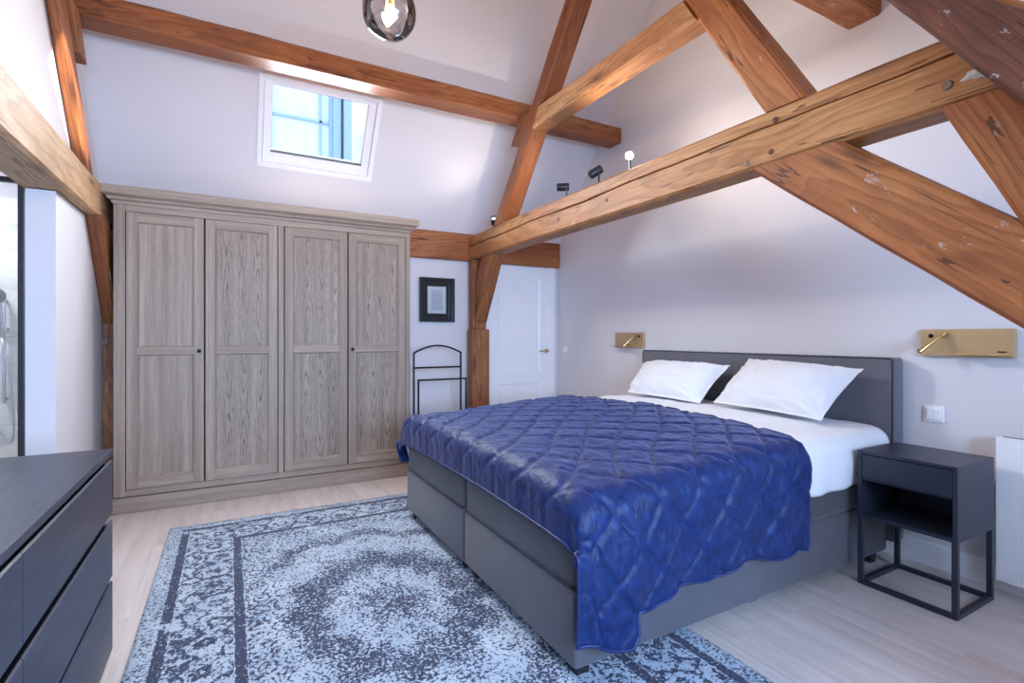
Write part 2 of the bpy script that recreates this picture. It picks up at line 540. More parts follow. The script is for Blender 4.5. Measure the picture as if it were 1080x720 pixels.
def tile_mat():
    N = NT('grey_stone_tiles')
    co = N.coord()
    x, y, z = sep(N, co)
    br = N.n('ShaderNodeTexBrick')
    N.put(br.inputs['Vector'], comb(N, x, z, 0.0))
    br.offset = 0.0
    for k, v in (('Scale', 1.0), ('Mortar Size', 0.003), ('Brick Width', 0.6), ('Row Height', 0.6)):
        br.inputs[k].default_value = v
    n1 = N.noise(N.mapping(co, scale=(2.2, 2.2, 3.2)), 1.0, 6, 0.65, 1.5)
    c = N.ramp(n1, [(0.3, lin(150, 146, 142)), (0.5, lin(186, 182, 178)), (0.7, lin(208, 204, 200))])
    c = N.mix(N.math('MULTIPLY', br.outputs['Fac'], 0.5), c, lin(140, 138, 136))
    return N.bsdf(c, 0.35)
M['tile'] = tile_mat()

def print_mat():
    N = NT('faded_etching')
    co = N.coord()
    x, y, z = sep(N, co)
    n = N.noise(N.mapping(co, scale=(40, 1, 60)), 1.0, 4, 0.7)
    st = N.math('SINE', N.math('ADD', N.math('MULTIPLY', z, 180.0), N.math('MULTIPLY', n, 10)))
    ins = N.math('MULTIPLY', N.math('LESS_THAN', N.math('ABSOLUTE', x), 0.056), N.math('LESS_THAN', N.math('ABSOLUTE', z), 0.095))
    f = N.math('MULTIPLY', ins, N.ramp(N.math('ADD', N.math('MULTIPLY', st, 0.05), n), [(0.35, (0.15,) * 3), (0.7, (0.6,) * 3)]))
    c = N.mix(f, lin(226, 222, 220), lin(120, 120, 140))
    return N.bsdf(c, 0.6)
M['print'] = print_mat()

def facade_mat():
    return plain('pale_plaster_facade', lin(226, 226, 224), 0.8, 0, 0.05, 1.2)
M['facade'] = facade_mat()
M['facade_frame'] = plain('blue_grey_paint', lin(140, 168, 200), 0.5, 0, 0.04)
M['facade_glass'] = plain('distant_window_glass', lin(190, 214, 236), 0.15, 0, 0.05)

# ------------------------------------------------------------------ the setting
XR, YB = 3.21, 4.76          # gable wall, eaves wall
RY = 2.6                     # ridge
SL = 1.31                    # roof slope
Z0, Y0 = 2.24, 4.70          # where the front slope meets the wall plate
def roof_f(y): return Z0 + SL * (Y0 - y)
RZ = roof_f(RY)
YE = 0.5
def roof_r(y): return RZ - (RY - y) * (RZ - 2.24) / (RY - YE)
XL, YR = -2.3, -1.5

struct(MB().box(XL - .1, XR + .1, YR - .1, YB + .1, -0.1, 0.0).build('floor', M['floor']))
struct(MB().box(XL - .1, XR + .1, YB, YB + .1, 0, 2.6).build('wall_back', M['wall']))
w = MB()
w.prism([(XR, YB, 0), (XR, YB, roof_f(YB) + .1), (XR, RY, RZ + .1), (XR, YE, 2.34), (XR, YR, 2.34), (XR, YR, 0)], (0.1, 0, 0))
struct(w.build('wall_right', M['wall']))
# infill above the left truss and the short partition beneath it
w = MB()
w.prism([(-0.93, YB, 2.215), (-0.93, YB, roof_f(YB) + .05), (-0.93, RY, RZ + .05), (-0.93, YE, 2.30), (-0.93, YR, 2.30), (-0.93, YR, 2.215)], (0.10, 0, 0))
struct(w.build('wall_left', M['wall']))
struct(MB().box(-0.92, -0.80, 3.49, YB, 0, 1.962).build('wall_partition', M['wall']))
struct(MB().box(XL - .1, XL, YR, YB, 0, 2.5).build('wall_bathroom', M['wall_bath']))
struct(MB().box(XL, -0.95, 4.70, YB, 0, 2.04).build('wall_shower', M['tile']))
struct(MB().box(XL, -0.93, YR, YB, 2.30, 2.38).build('ceiling_bathroom', M['wall_bath']))

def sloped(name, x0, x1, ya, yb, zf, holes, mat, t=0.12):
    """roof slab between ya and yb with rectangular holes (hx0,hx1,hya,hyb)"""
    xs = sorted({x0, x1} | {h[0] for h in holes} | {h[1] for h in holes})
    ys = sorted({ya, yb} | {h[2] for h in holes} | {h[3] for h in holes})
    m = MB()
    for i in range(len(xs) - 1):
        for j in range(len(ys) - 1):
            cx, cy = (xs[i] + xs[i + 1]) / 2, (ys[j] + ys[j + 1]) / 2
            if any(h[0] < cx < h[1] and h[2] < cy < h[3] for h in holes):
                continue
            a, b = ys[j], ys[j + 1]
            m.prism([(xs[i], a, zf(a)), (xs[i + 1], a, zf(a)), (xs[i + 1], b, zf(b)), (xs[i], b, zf(b))], (0, 0, t))
    bmesh.ops.remove_doubles(m.bm, verts=m.bm.verts[:], dist=1e-4)
    # inner faces between cells go
    seen = {}
    for f in m.bm.faces:
        k = tuple(sorted(v.index for v in f.verts))
    m.bm.verts.index_update()
    dup = {}
    for f in m.bm.faces:
        dup.setdefault(tuple(sorted(v.index for v in f.verts)), []).append(f)
    bmesh.ops.delete(m.bm, geom=[f for v in dup.values() if len(v) > 1 for f in v], context='FACES_ONLY')
    return struct(m.build(name, mat))

# roof window in the front slope: solved from its photographed corners
WX0, WX1, WYT, WYB = 0.203, 1.043, 4.063, 4.452
sloped('ceiling_front', XL - .1, XR + .1, RY, YB + .1, roof_f, [(WX0, WX1, WYT, WYB)], M['wall'])
# unseen slit added in the rear slope to shape the left rafter's sun streak
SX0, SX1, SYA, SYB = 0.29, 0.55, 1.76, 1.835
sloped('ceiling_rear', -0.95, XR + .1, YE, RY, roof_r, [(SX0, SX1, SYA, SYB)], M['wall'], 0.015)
struct(MB().box(-0.93, XR + .1, YR - .1, YE, 2.24, 2.36).build('ceiling_low', M['wall']))
# rear wall with the big window that gives the daylight
m = MB()
RW0, RW1, RWZ0, RWZ1 = -0.8, 2.2, 0.95, 2.15
m.box(XL - .1, RW0, YR - .1, YR, 0, 2.36)
m.box(RW1, XR + .1, YR - .1, YR, 0, 2.36)
m.box(RW0, RW1, YR - .1, YR, 0, RWZ0)
m.box(RW0, RW1, YR - .1, YR, RWZ1, 2.36)
struct(m.build('wall_rear', M['wall']))
m = MB()
for x in (RW0, (RW0 + RW1) / 2 - .03, RW1 - .06):
    m.box(x, x + .06, YR - .08, YR - .03, RWZ0, RWZ1, 0.004)
m.box(RW0, RW1, YR - .08, YR - .03, RWZ0, RWZ0 + .06, 0.004)
m.box(RW0, RW1, YR - .08, YR - .03, RWZ1 - .06, RWZ1, 0.004)
rw = struct(m.build('window_2', M['trim']))
MB().box(RW0 + .05, RW1 - .05, YR - .058, YR - .052, RWZ0 + .05, RWZ1 - .05).build('pane', M['pane'], rw)

# baseboards
struct(MB().box(XR - .016, XR, YR, YB, 0, 0.125, 0.003).build('baseboard_right', M['trim']))
struct(MB().box(1.40, 2.07, YB - .014, YB, 0, 0.125, 0.003).build('baseboard_back', M['trim']))

# roof window: frame on the slope, sash, pane
sl = Vector((0, -1, SL)).normalized()         # up the slope
sn = Vector((0, -SL, -1)).normalized()         # into the room
def slope_pt(x, s, d):
    """x, distance up the slope from the window's foot, depth below the ceiling (+ into room)"""
    p = Vector((0, WYB, roof_f(WYB))) + sl * s + sn * d
    return Vector((x, p.y, p.z))
WS = (Vector((0, WYT, roof_f(WYT))) - Vector((0, WYB, roof_f(WYB)))).length
def slope_box(m, x0, x1, s0, s1, d0, d1):
    pts = [slope_pt(x0, s0, d0), slope_pt(x1, s0, d0), slope_pt(x1, s1, d0), slope_pt(x0, s1, d0)]
    m.prism(pts, sn * (d1 - d0))
    return m
m = MB()
e = 0.022
slope_box(m, WX0 - e, WX0 + .012, -e, WS + e, -0.17, 0.014)
slope_box(m, WX1 - .012, WX1 + e, -e, WS + e, -0.17, 0.014)
slope_box(m, WX0 + .012, WX1 - .012, -e, .012, -0.17, 0.014)
slope_box(m, WX0 + .012, WX1 - .012, WS - .012, WS + e, -0.17, 0.014)
fr = struct(m.build('window_1', M['trim']))
m = MB()
a, b = WX0 + .016, WX1 - .016
slope_box(m, a, a + .055, .016, WS - .016, -0.11, -0.012)
slope_box(m, b - .055, b, .016, WS - .016, -0.11, -0.012)
slope_box(m, a + .055, b - .055, .016, .095, -0.11, -0.012)
slope_box(m, a + .055, b - .055, WS - .044, WS - .016, -0.11, -0.012)
sash = m.build('sash', M['trim'], fr)
m = MB()
slope_box(m, a + .05, b - .05, .085, WS - .040, -0.062, -0.057)
m.build('pane', M['pane'], sash)
m = MB()
slope_box(m, a + .055, b - .055, .095, .099, -0.056, -0.02)
slope_box(m, a + .055, b - .055, WS - .048, WS - .044, -0.056, -0.02)
m.build('seal', M['anthracite'], sash)

# the house across the street, seen through the roof window
bd = thing('street_house', 'pale house across the street with blue-grey window frames seen through the roof window', 'house', (3.0, 9.0, 0))
MB().box(-8, 14, 9.0, 15, -4, 14).build('facade', M['facade'], bd)
def far_window(x0, x1, z0, z1, xm, zm):
    m = MB()
    t = 0.055
    m.box(x0, x0 + t, 8.9, 9.0, z0, z1); m.box(x1 - t, x1, 8.9, 9.0, z0, z1)
    m.box(x0, x1, 8.9, 9.0, z0, z0 + t); m.box(x0, x1, 8.9, 9.0, z1 - t, z1)
    m.box(xm, xm + t * .7, 8.92, 9.0, z0, z1); m.box(x0, x1, 8.92, 9.0, zm, zm + t * .7)
    f = m.build('window', M['facade_frame'], bd)
    MB().box(x0 + .02, x1 - .02, 8.955, 8.965, z0 + .02, z1 - .02).build('pane', M['facade_glass'], f)
far_window(0.52, 1.50, 3.6, 6.4, 1.29, 4.74)
MB().box(1.50, 1.62, 8.85, 9.0, -4, 8).build('downpipe', M['facade_frame'], bd)
MB().box(1.66, 1.78, 8.78, 9.0, -4, 8).build('downpipe', M['facade_frame'], bd)
far_window(2.02, 2.9, 3.6, 4.72, 2.4, 4.2)


# door and casing in the eaves wall
m = MB()
m.box(3.085, 3.165, YB - .022, YB, 0, 1.965, 0.004)
m.box(2.30, 2.345, YB - .022, YB, 0, 1.965, 0.004)
struct(m.build('trim_1', M['trim']))
def recess_panel(m, x0, x1, z0, z1, yf, d=0.010, bw=0.018):
    """moulded recess drawn as a sloping frame and a sunk field; yf = face, sinks to +y"""
    o = [(x0, yf, z0), (x1, yf, z0), (x1, yf, z1), (x0, yf, z1)]
    i = [(x0 + bw, yf + d, z0 + bw), (x1 - bw, yf + d, z0 + bw), (x1 - bw, yf + d, z1 - bw), (x0 + bw, yf + d, z1 - bw)]
    ov = [m.bm.verts.new(p) for p in o]; iv = [m.bm.verts.new(p) for p in i]
    for k in range(4):
        m.bm.faces.new((ov[k], ov[(k + 1) % 4], iv[(k + 1) % 4], iv[k]))
    m.bm.faces.new(iv)
m = MB()
dx0, dx1, dz1, yf = 2.345, 3.085, 1.955, YB - .018
px0, px1 = 2.46, 2.975
rows = [(0.0, 0.14), (0.14, 0.70), (0.70, 0.80), (0.80, 1.84), (1.84, dz1)]
for (z0, z1) in rows:
    if (z0, z1) in ((0.14, 0.70), (0.80, 1.84)):
        m.box(dx0, px0, yf, YB - .001, z0, z1); m.box(px1, dx1, yf, YB - .001, z0, z1)
        recess_panel(m, px0, px1, z0, z1, yf)
    else:
        m.box(dx0, dx1, yf, YB - .001, z0, z1)
door = struct(m.build('door_1', M['trim']))
m = MB()
m.lathe((3.055, yf, 1.045), (0, -1, 0), [(0.024, 0), (0.024, 0.008), (0.01, 0.010), (0.009, 0.045)], 16)
m.tube([(3.06, yf - .045, 1.045), (3.02, yf - .047, 1.045), (2.945, yf - .045, 1.043)], 0.0085, 10)
m.build('door_handle', M['brass_bright'], door, smooth=True, angle=40)

# ------------------------------------------------------------------ timbers
def beam(name, label, mat, p0, p1, w, h, up=(0, 0, 1), cut0=None, cut1=None, wob=0.006, bev=0.014, crack=None, cat='beam', seed=0, group=None, step=0.09, topf=None):
    """hewn timber from p0 to p1 (centre line); w = local y, h = local z (towards up); cuts = (point, normal) planes"""
    p0, p1 = Vector(p0), Vector(p1)
    X = (p1 - p0).normalized()
    Zv = Vector(up); Zv = (Zv - X * Zv.dot(X)).normalized()
    Yv = Zv.cross(X)
    L = (p1 - p0).length
    n = max(2, int(L / step))
    hw, hh = w / 2, h / 2
    sec = []
    def side(a, b, k):
        for i in range(k):
            t = i / k
            sec.append((a[0] + (b[0] - a[0]) * t, a[1] + (b[1] - a[1]) * t))
    c = bev
    # counter clockwise starting at +y side bottom; the crack sits in the +y face
    side((hw, -hh + c), (hw, hh - c), 8); side((hw, hh - c), (hw - c, hh), 1)
    side((hw - c, hh), (-hw + c, hh), 5); side((-hw + c, hh), (-hw, hh - c), 1)
    side((-hw, hh - c), (-hw, -hh + c), 8); side((-hw, -hh + c), (-hw + c, -hh), 1)
    side((-hw + c, -hh), (hw - c, -hh), 5); side((hw - c, -hh), (hw, -hh + c), 1)
    k = len(sec)
    bm = bmesh.new()
    rings = []
    so = seed * 17.3
    for i in range(n + 1):
        x = L * i / n
        ring = []
        for j, (a, b) in enumerate(sec):
            q = Vector((x * 0.9 + so, a * 5, b * 5))
            d1 = mnoise.noise(q) * wob
            d2 = mnoise.noise(Vector((x * 5 + so, a * 22, b * 22))) * wob * 0.4
            r = math.hypot(a / hw, b / hh) or 1
            aa, bb = a, b
            if crack and 0 < j < 8:
                cz = crack(x)
                if cz is not None:
                    cc, dep, wd = cz
                    # three face verts gather round the crack, the middle one sinks
                    tgt = {3: cc - wd, 4: cc, 5: cc + wd}
                    lo, hi = -hh + c, hh - c
                    if j in tgt:
                        bb = tgt[j]
                        if j == 4:
                            aa = a - dep
                    elif j < 3:
                        bb = lo + (cc - wd - lo) * j / 3
                    else:
                        bb = (cc + wd) + (hi - cc - wd) * (j - 5) / 3
            if topf and b > 0:
                bb = bb * topf(x)
            f = 1 + (d1 + d2) / max(hw, hh)
            ring.append(Vector((x, aa * f, bb * f)))
        rings.append(ring)
    Mx = Matrix((( X.x, Yv.x, Zv.x, p0.x), (X.y, Yv.y, Zv.y, p0.y), (X.z, Yv.z, Zv.z, p0.z), (0, 0, 0, 1)))
    inv = Mx.inverted()
    for which, cut in ((0, cut0), (-1, cut1)):
        if cut:
            q, nn = Vector(cut[0]), Vector(cut[1])
            for v in rings[which]:
                wp = Mx @ v
                t = (q - wp).dot(nn) / X.dot(nn)
                v.x += t
            # spread neighbours so that no ring folds over the cut one
            edge = [v.x for v in rings[which]]
            rng = rings if which == 0 else rings[::-1]
            for i in range(1, n):
                for j in range(k):
                    lim = edge[j] + (0.002 * i if which == 0 else -0.002 * i)
                    if which == 0 and rng[i][j].x < lim: rng[i][j].x = lim
                    if which == -1 and rng[i][j].x > lim: rng[i][j].x = lim
    V = [[bm.verts.new(v) for v in ring] for ring in rings]
    for i in range(n):
        for j in range(k):
            bm.faces.new((V[i][j], V[i + 1][j], V[i + 1][(j + 1) % k], V[i][(j + 1) % k]))
    bm.faces.new(V[0]); bm.faces.new(V[-1][::-1])
    bmesh.ops.recalc_face_normals(bm, faces=bm.faces[:])
    me = bpy.data.meshes.new(name)
    bm.to_mesh(me); bm.free()
    for p in me.polygons:
        p.use_smooth = True
    me.set_sharp_from_angle(angle=math.radians(28))
    me.materials.append(mat)
    o = bpy.data.objects.new(name, me)
    COL.objects.link(o)
    o.matrix_world = Mx
    tag(o, label, cat, group)
    return o

def child(name, mat, parent, m, smooth=True):
    """mesh in world coordinates parented to a rotated timber"""
    bm = m.bm
    bmesh.ops.recalc_face_normals(bm, faces=bm.faces[:])
    bm.transform(parent.matrix_world.inverted())
    me = bpy.data.meshes.new(name)
    bm.to_mesh(me); bm.free()
    if smooth:
        for p in me.polygons: p.use_smooth = True
        me.set_sharp_from_angle(angle=math.radians(35))
    me.materials.append(mat)
    o = bpy.data.objects.new(name, me)
    COL.objects.link(o)
    o.parent = parent
    return o

TX0, TX1 = 2.10, 2.25
TXM, TW = (TX0 + TX1) / 2, TX1 - TX0
TZ0, TZ1 = 1.97, 2.21
TZM, TH = 2.09, 0.24

# local +y of the tie must face -x (the room): X axis runs -y, Z up -> Y = Z x X = (+x)?  so run it +y
def crack_tie(x):
    y = 0.42 + x
    z = 0.018 + 0.034 * (4.7 - y) / 4 + mnoise.noise(Vector((y * 1.6, 3, 1))) * 0.014 + mnoise.noise(Vector((y * 7, 3, 1))) * 0.003
    amp = min(1.0, max(0.0, 0.62 + 0.9 * mnoise.noise(Vector((y * 1.3, 8, 4)))))
    return (z, 0.010 + 0.030 * amp, 0.0025 + 0.0055 * amp)
tie = beam('tie_beam', 'long honey-coloured tie beam with a lengthwise crack running above the bed', M['tie'], (TXM, 0.42, TZM), (TXM, 4.695, TZM), TW, TH, crack=crack_tie, seed=1, step=0.05)
# oak pegs driven through the tie, each at its place
def peg(y, z, r, mat, n=12):
    m = MB()
    m.lathe((TX0 + .006, y, z), (-1, 0, 0), [(r, 0), (r, 0.008), (r * .8, 0.0125), (0, 0.013)], n)
    return child('peg', mat, tie, m)
M['peg'] = plain('grey_peg_endgrain', lin(132, 112, 96), 0.7, 0, 0.3, 60)
M['peg_dark'] = plain('brown_peg_endgrain', lin(96, 58, 36), 0.7, 0, 0.3, 60)
for (y, z, r, mt) in ((0.785, 2.04, .016, 'peg'), (1.40, 2.155, .013, 'peg_dark'), (1.545, 2.005, .013, 'peg'), (1.42, 2.02, .012, 'peg_dark'), (2.55, 2.07, .012, 'peg'), (3.10, 2.06, .013, 'peg')):
    peg(y, z, r, M[mt])
m = MB()
bmesh.ops.create_icosphere(m.bm, subdivisions=3, radius=1.0)
for v in m.bm.verts:
    d = 1 + 0.5 * mnoise.noise(v.co * 2.3) + 0.25 * mnoise.noise(v.co * 6)
    v.co = Vector((TX0 - .001 + v.co.x * .011 * d, .700 + v.co.y * .040 * d, 2.045 + v.co.z * .018 * d))
child('plaster_chip', plain('old_plaster', lin(206, 202, 198), 0.9, 0, 0.12, 40), tie, m)

RD = Vector((0, -0.629, 0.777)); RN = Vector((0, 0.777, 0.629))     # up along the front rafters, and outwards
RO = Vector((0, 4.123, 2.259))
RH = 0.142
def front_rafter(x0, x1, label, seed):
    c = RO - RN * (RH / 2)
    s = Vector(((x0 + x1) / 2, c.y, c.z)) - RD * 0.02
    t = (c.y - 2.55) / 0.629
    e2 = Vector(((x0 + x1) / 2, c.y, c.z)) + RD * t
    return beam('rafter', label, M['rafter'], s, e2, x1 - x0, RH, up=RN, cut0=((0, 0, TZ1 - .004), (0, 0, 1)), cut1=((0, 2.555, 0), (0, 1, 0)), seed=seed)
front_rafter(2.10, 2.25, 'reddish rafter rising from the far end of the long tie beam beside the door', 2)
# opposite rafter of the same truss
OD_ = Vector((0, 0.517, 0.856)); ON = Vector((0, 0.856, -0.517))      # up, and inwards
OI = Vector((0, 1.459, 2.212))
OH = 0.168
def rear_rafter(x0, x1, label, seed):
    c = OI - ON * (OH / 2)
    s = Vector(((x0 + x1) / 2, c.y, c.z))
    t = (2.55 - c.y) / 0.517
    return beam('rafter', label, M['orange'], s, s + OD_ * t, x1 - x0, OH, up=-ON, cut0=((0, 0, TZ1 - .004), (0, 0, 1)), cut1=((0, 2.545, 0), (0, 1, 0)), seed=seed)
rear_rafter(2.10, 2.25, 'orange rafter with swirling grain dropping onto the middle of the long tie beam', 3)
# collar between them
ri = RO - RN * RH
oi = OI
beam('collar_beam', 'honey-coloured collar beam joining the two rafters above the bed', M['tie'], (2.165, 3.30, 2.922), (2.165, 1.88, 2.908), 0.15, 0.148,
     cut0=((0, ri.y, ri.z), RN), cut1=((0, oi.y, oi.z), ON), seed=4)
# post and knee at the eaves
post = MB()
post.box(2.085, 2.275, 4.578, 4.695, 0.0, 1.276, 0.008)
post.box(2.10, 2.25, 4.600, 4.695, 1.276, 1.966, 0.006)
po = post.build('post', M['knee'], loc=(2.18, 4.64, 0))
# grain runs along local X: stand the post's mesh up
def upright(o):
    R = Matrix.Rotation(math.radians(90), 4, 'Y')      # local X -> world -Z
    o.data.transform(R.inverted())
    o.matrix_world = Matrix.Translation(o.location) @ R
    return o
upright(po)
tag(po, 'square brown timber post standing between the valet stand and the white door', 'post')
kd = Vector((0, -0.513, 0.858)); kn_ = Vector((0, 0.858, 0.513))
kb = Vector((0, 4.217, 1.971))
kc = kb + kn_ * 0.10
beam('knee_brace', 'short brown knee brace between the post beside the white door and the tie beam', M['knee'], Vector((2.19, kc.y, kc.z)) - kd * 0.75, Vector((2.19, kc.y, kc.z)), 0.135, 0.20, up=kn_,
     cut0=((0, 4.600, 0), (0, 1, 0)), cut1=((0, 0, TZ0 + .003), (0, 0, 1)), seed=5, cat='brace')
# wall plate along the eaves
beam('wall_plate', 'orange wall plate on the back wall over the picture and the white door', M['orange'], (-0.70, 4.728, 2.10), (3.205, 4.728, 2.10), 0.056, 0.272, seed=6, wob=0.003, bev=0.008)
# raking leg and long brace at the near end
ld = Vector((0, -0.425, -0.905)); ln = Vector((0, 0.905, -0.425))
li = Vector((0, 0.823, 2.009))
lc = li - ln * 0.14
beam('raking_post', 'broad orange raking post with flame grain under the near end of the tie beam', M['orange'], Vector((TXM, lc.y, lc.z)), Vector((TXM, lc.y, lc.z)) + ld * 2.2, TW, 0.28, up=ln,
     cut0=((0, 0, TZ0 + .003), (0, 0, 1)), cut1=((0, 0, 0), (0, 0, 1)), seed=7, cat='post')
bd_ = Vector((0, -0.780, -0.626)); bn = Vector((0, -0.626, 0.780))
bb = Vector((0, 1.531, 1.968))
bc = bb + bn * 0.126
beam('knee_brace', 'wide orange diagonal brace above the near brass wall lamp', M['orange'], Vector((TXM, bc.y, bc.z)), Vector((TXM, bc.y, bc.z)) + bd_ * 1.2, TW, 0.252, up=bn,
     cut0=((0, 0, TZ0 + .003), (0, 0, 1)), cut1=((0, li.y, li.z), ln), seed=8, cat='brace')
# smoked rough principal that crosses the tie's near end, and the paler one behind it
dd = Vector((0, -0.576, -0.817)); dn = Vector((0, -0.817, 0.576))
di = Vector((0, 0.905, 2.345))
dc = di + dn * 0.059
beam('principal_rafter', 'rough dark brown rafter crossing the near end of the tie beam', M['dark'], Vector((2.035, dc.y, dc.z)) - dd * 0.9, Vector((2.035, dc.y, dc.z)) + dd * 1.35, 0.118, 0.118, up=dn, wob=0.012, seed=9, cat='beam', topf=lambda x: min(2.4, max(0.6, (0.118 + 0.155 * (x - 1.055)) / 0.059 - 1)))
pc = Vector((0, 0.697, 2.272))
pd_ = Vector((0, -0.72, -0.69)).normalized()
pn = Vector((0, -0.69, 0.72))
beam('rafter_batten', 'pale orange batten lying above the rough dark rafter', M['orange'], Vector((2.06, pc.y, pc.z)) - pd_ * 0.35, Vector((2.06, pc.y, pc.z)) + pd_ * 0.45, 0.06, 0.032, up=pn, seed=10, wob=0.003, bev=0.006)

# purlins
beam('purlin', 'long reddish purlin running under the sloping ceiling above the roof window', M['rafter'], (-0.825, 3.775, 3.09), (XR - .003, 3.775, 3.09), 0.185, 0.145, seed=11)
beam('purlin', 'orange purlin end meeting the gable wall high above the bed', M['orange'], (0.2, 1.595, 3.09), (XR - .003, 1.595, 3.09), 0.185, 0.145, seed=12)
# cleats that carry the purlin on the rafters
def cleat(x0, x1, lo, label, seed):
    q = RO + RN * 0.062
    s0 = (q.z - lo) / 0.777
    a = Vector(((x0 + x1) / 2, q.y, q.z)) - RD * s0
    t = (3.017 - q.z) / 0.777
    b = Vector(((x0 + x1) / 2, q.y, q.z)) + RD * t
    return beam('cleat', label, M['knee'], a, b, x1 - x0, 0.115, up=RN, cut0=((0, 0, lo), (0, 0, 1)), cut1=((0, 0, 3.014), (0, 0, 1)), seed=seed, cat='wood block', bev=0.008)
cleat(2.10, 2.22, 2.83, 'small wooden cleat under the purlin behind the rafter beside the spotlights', 13)
cleat(-0.80, -0.74, 2.80, 'wooden cleat under the purlin beside the sunlit rafter', 14)

# left truss over the partition
LX0, LX1 = -0.95, -0.742
beam('tie_beam', 'pale tie beam over the bathroom opening left of the wardrobe', M['pale'], ((LX0 + LX1) / 2, 4.695, TZM), ((LX0 + LX1) / 2, 0.42, TZM), LX1 - LX0, TH, seed=15)
front_rafter(-0.824, -0.765, 'sunlit golden rafter standing on the pale tie beam left of the wardrobe', 16)
kb2 = Vector((0, 4.08, 1.97)); k2d = Vector((0, -0.594, 0.804)); k2n = Vector((0, 0.804, 0.594))
kc2 = kb2 + k2n * 0.10
beam('knee_brace', 'brown knee brace between the wardrobe and the bathroom partition', M['knee'], Vector((-0.757, kc2.y, kc2.z)) - k2d * 1.1, Vector((-0.757, kc2.y, kc2.z)), 0.084, 0.20, up=k2n,
     cut0=((0, 4.60, 0), (0, 1, 0)), cut1=((0, 0, TZ0 + .003), (0, 0, 1)), seed=18, cat='brace')
p2 = upright(MB().box(-0.799, -0.712, 4.58, 4.695, 0, 1.966, 0.006).build('post', M['knee'], loc=(-0.755, 4.64, 0)))
tag(p2, 'brown post squeezed between the wardrobe and the bathroom partition', 'post')

# ------------------------------------------------------------------ wardrobe
WX, WXR, WF, WBK = -0.69, 1.365, 4.30, 4.69
wd = thing('wardrobe', 'tall four-door grey oak wardrobe with a cornice under the sloping ceiling', 'wardrobe', ((WX + WXR) / 2, 4.5, 0))
m = MB()
m.box(WX, -0.625, WF, WF + .03, 0.11, 2.10, .002)
m.box(1.330, WXR, WF, WF + .03, 0.11, 2.10, .002)
m.box(0.322, 0.362, WF, WF + .03, 0.155, 2.055, .002)
m.build('face_frame', M['oak'], wd)
for (a, b) in ((2.055, 2.10), (0.11, 0.155)):
    MB().box(-0.625, 1.330, WF + .0005, WF + .03, a, b, .002).build('rail', M['oak_h'], wd)
m = MB()
m.box(WX, WX + .02, WF + .03, WBK, 0.0, 2.10)
m.box(WXR - .02, WXR, WF + .03, WBK, 0.0, 2.10)
m.box(WX + .02, WXR - .02, WBK - .012, WBK, 0.0, 2.10)
m.box(WX + .02, WXR - .02, WF + .03, WBK - .012, 2.08, 2.10)
m.box(WX + .02, WXR - .02, WF + .035, WBK - .012, 0.10, 0.12)
m.build('carcass', M['oak'], wd)
MB().box(WX - .006, WXR + .006, WF - .012, WF + .03, 0.0, 0.105, .004).build('plinth', M['oak_h'], wd)
# cornice: profile swept along front and both returns
prof = [(0.0, 2.095), (0.008, 2.10), (0.012, 2.118), (0.030, 2.126), (0.036, 2.142), (0.052, 2.150), (0.062, 2.158), (0.062, 2.212), (0.0, 2.212)]
m = MB()
bmv = []
for (d, z) in prof:
    bmv.append([m.bm.verts.new(p) for p in ((WX - d, WBK, z), (WX - d, WF - d, z), (WXR + d, WF - d, z), (WXR + d, WBK, z))])
for a, b in zip(bmv, bmv[1:]):
    for i in range(3):
        m.bm.faces.new((a[i], a[i + 1], b[i + 1], b[i]))
m.bm.faces.new(bmv[-1]); m.bm.faces.new(bmv[0][::-1])
m.bm.faces.new([r[0] for r in bmv]); m.bm.faces.new([r[3] for r in bmv][::-1])
m.build('cornice', M['oak_h'], wd)
def ward_door(x0, x1, knob_x, fig):
    z0, z1 = 0.158, 2.052
    yf = WF - .002
    st = 0.062
    zm0, zm1 = 1.075, 1.128
    m = MB()
    m.box(x0, x0 + st, yf, yf + .024, z0, z1, .0015); m.box(x1 - st, x1, yf, yf + .024, z0, z1, .0015)
    # sloping inner mouldings
    for (a, b) in ((z0 + .075, zm0), (zm1, z1 - .065)):
        recess_panel(m, x0 + st, x1 - st, a, b, yf + .001, 0.011, 0.009)
    d = m.build('door', M['oak'], wd)
    for (a, b) in ((z0, z0 + .075), (zm0, zm1), (z1 - .065, z1)):
        MB().box(x0 + st, x1 - st, yf + .0004, yf + .024, a, b, .0015).build('rail', M['oak_h'], d)
    for (a, b) in ((z0 + .075, zm0), (zm1, z1 - .065)):
        MB().box(x0 + st + .008, x1 - st - .008, yf + .0105, yf + .018, a + .008, b - .008).build('panel', M['oak_fig' if fig else 'oak_plain'], d)
    if knob_x:
        k = MB()
        k.lathe((knob_x, yf, 1.098), (0, -1, 0), [(0.006, 0), (0.006, 0.012), (0.012, 0.016), (0.013, 0.023), (0.008, 0.028), (0, 0.029)], 14)
        k.build('knob', M['black_metal'], d, smooth=True, angle=50)
ward_door(-0.620, -0.168, -0.196, False)
ward_door(-0.158, 0.316, None, True)
ward_door(0.368, 0.838, None, True)
ward_door(0.848, 1.324, 0.876, True)

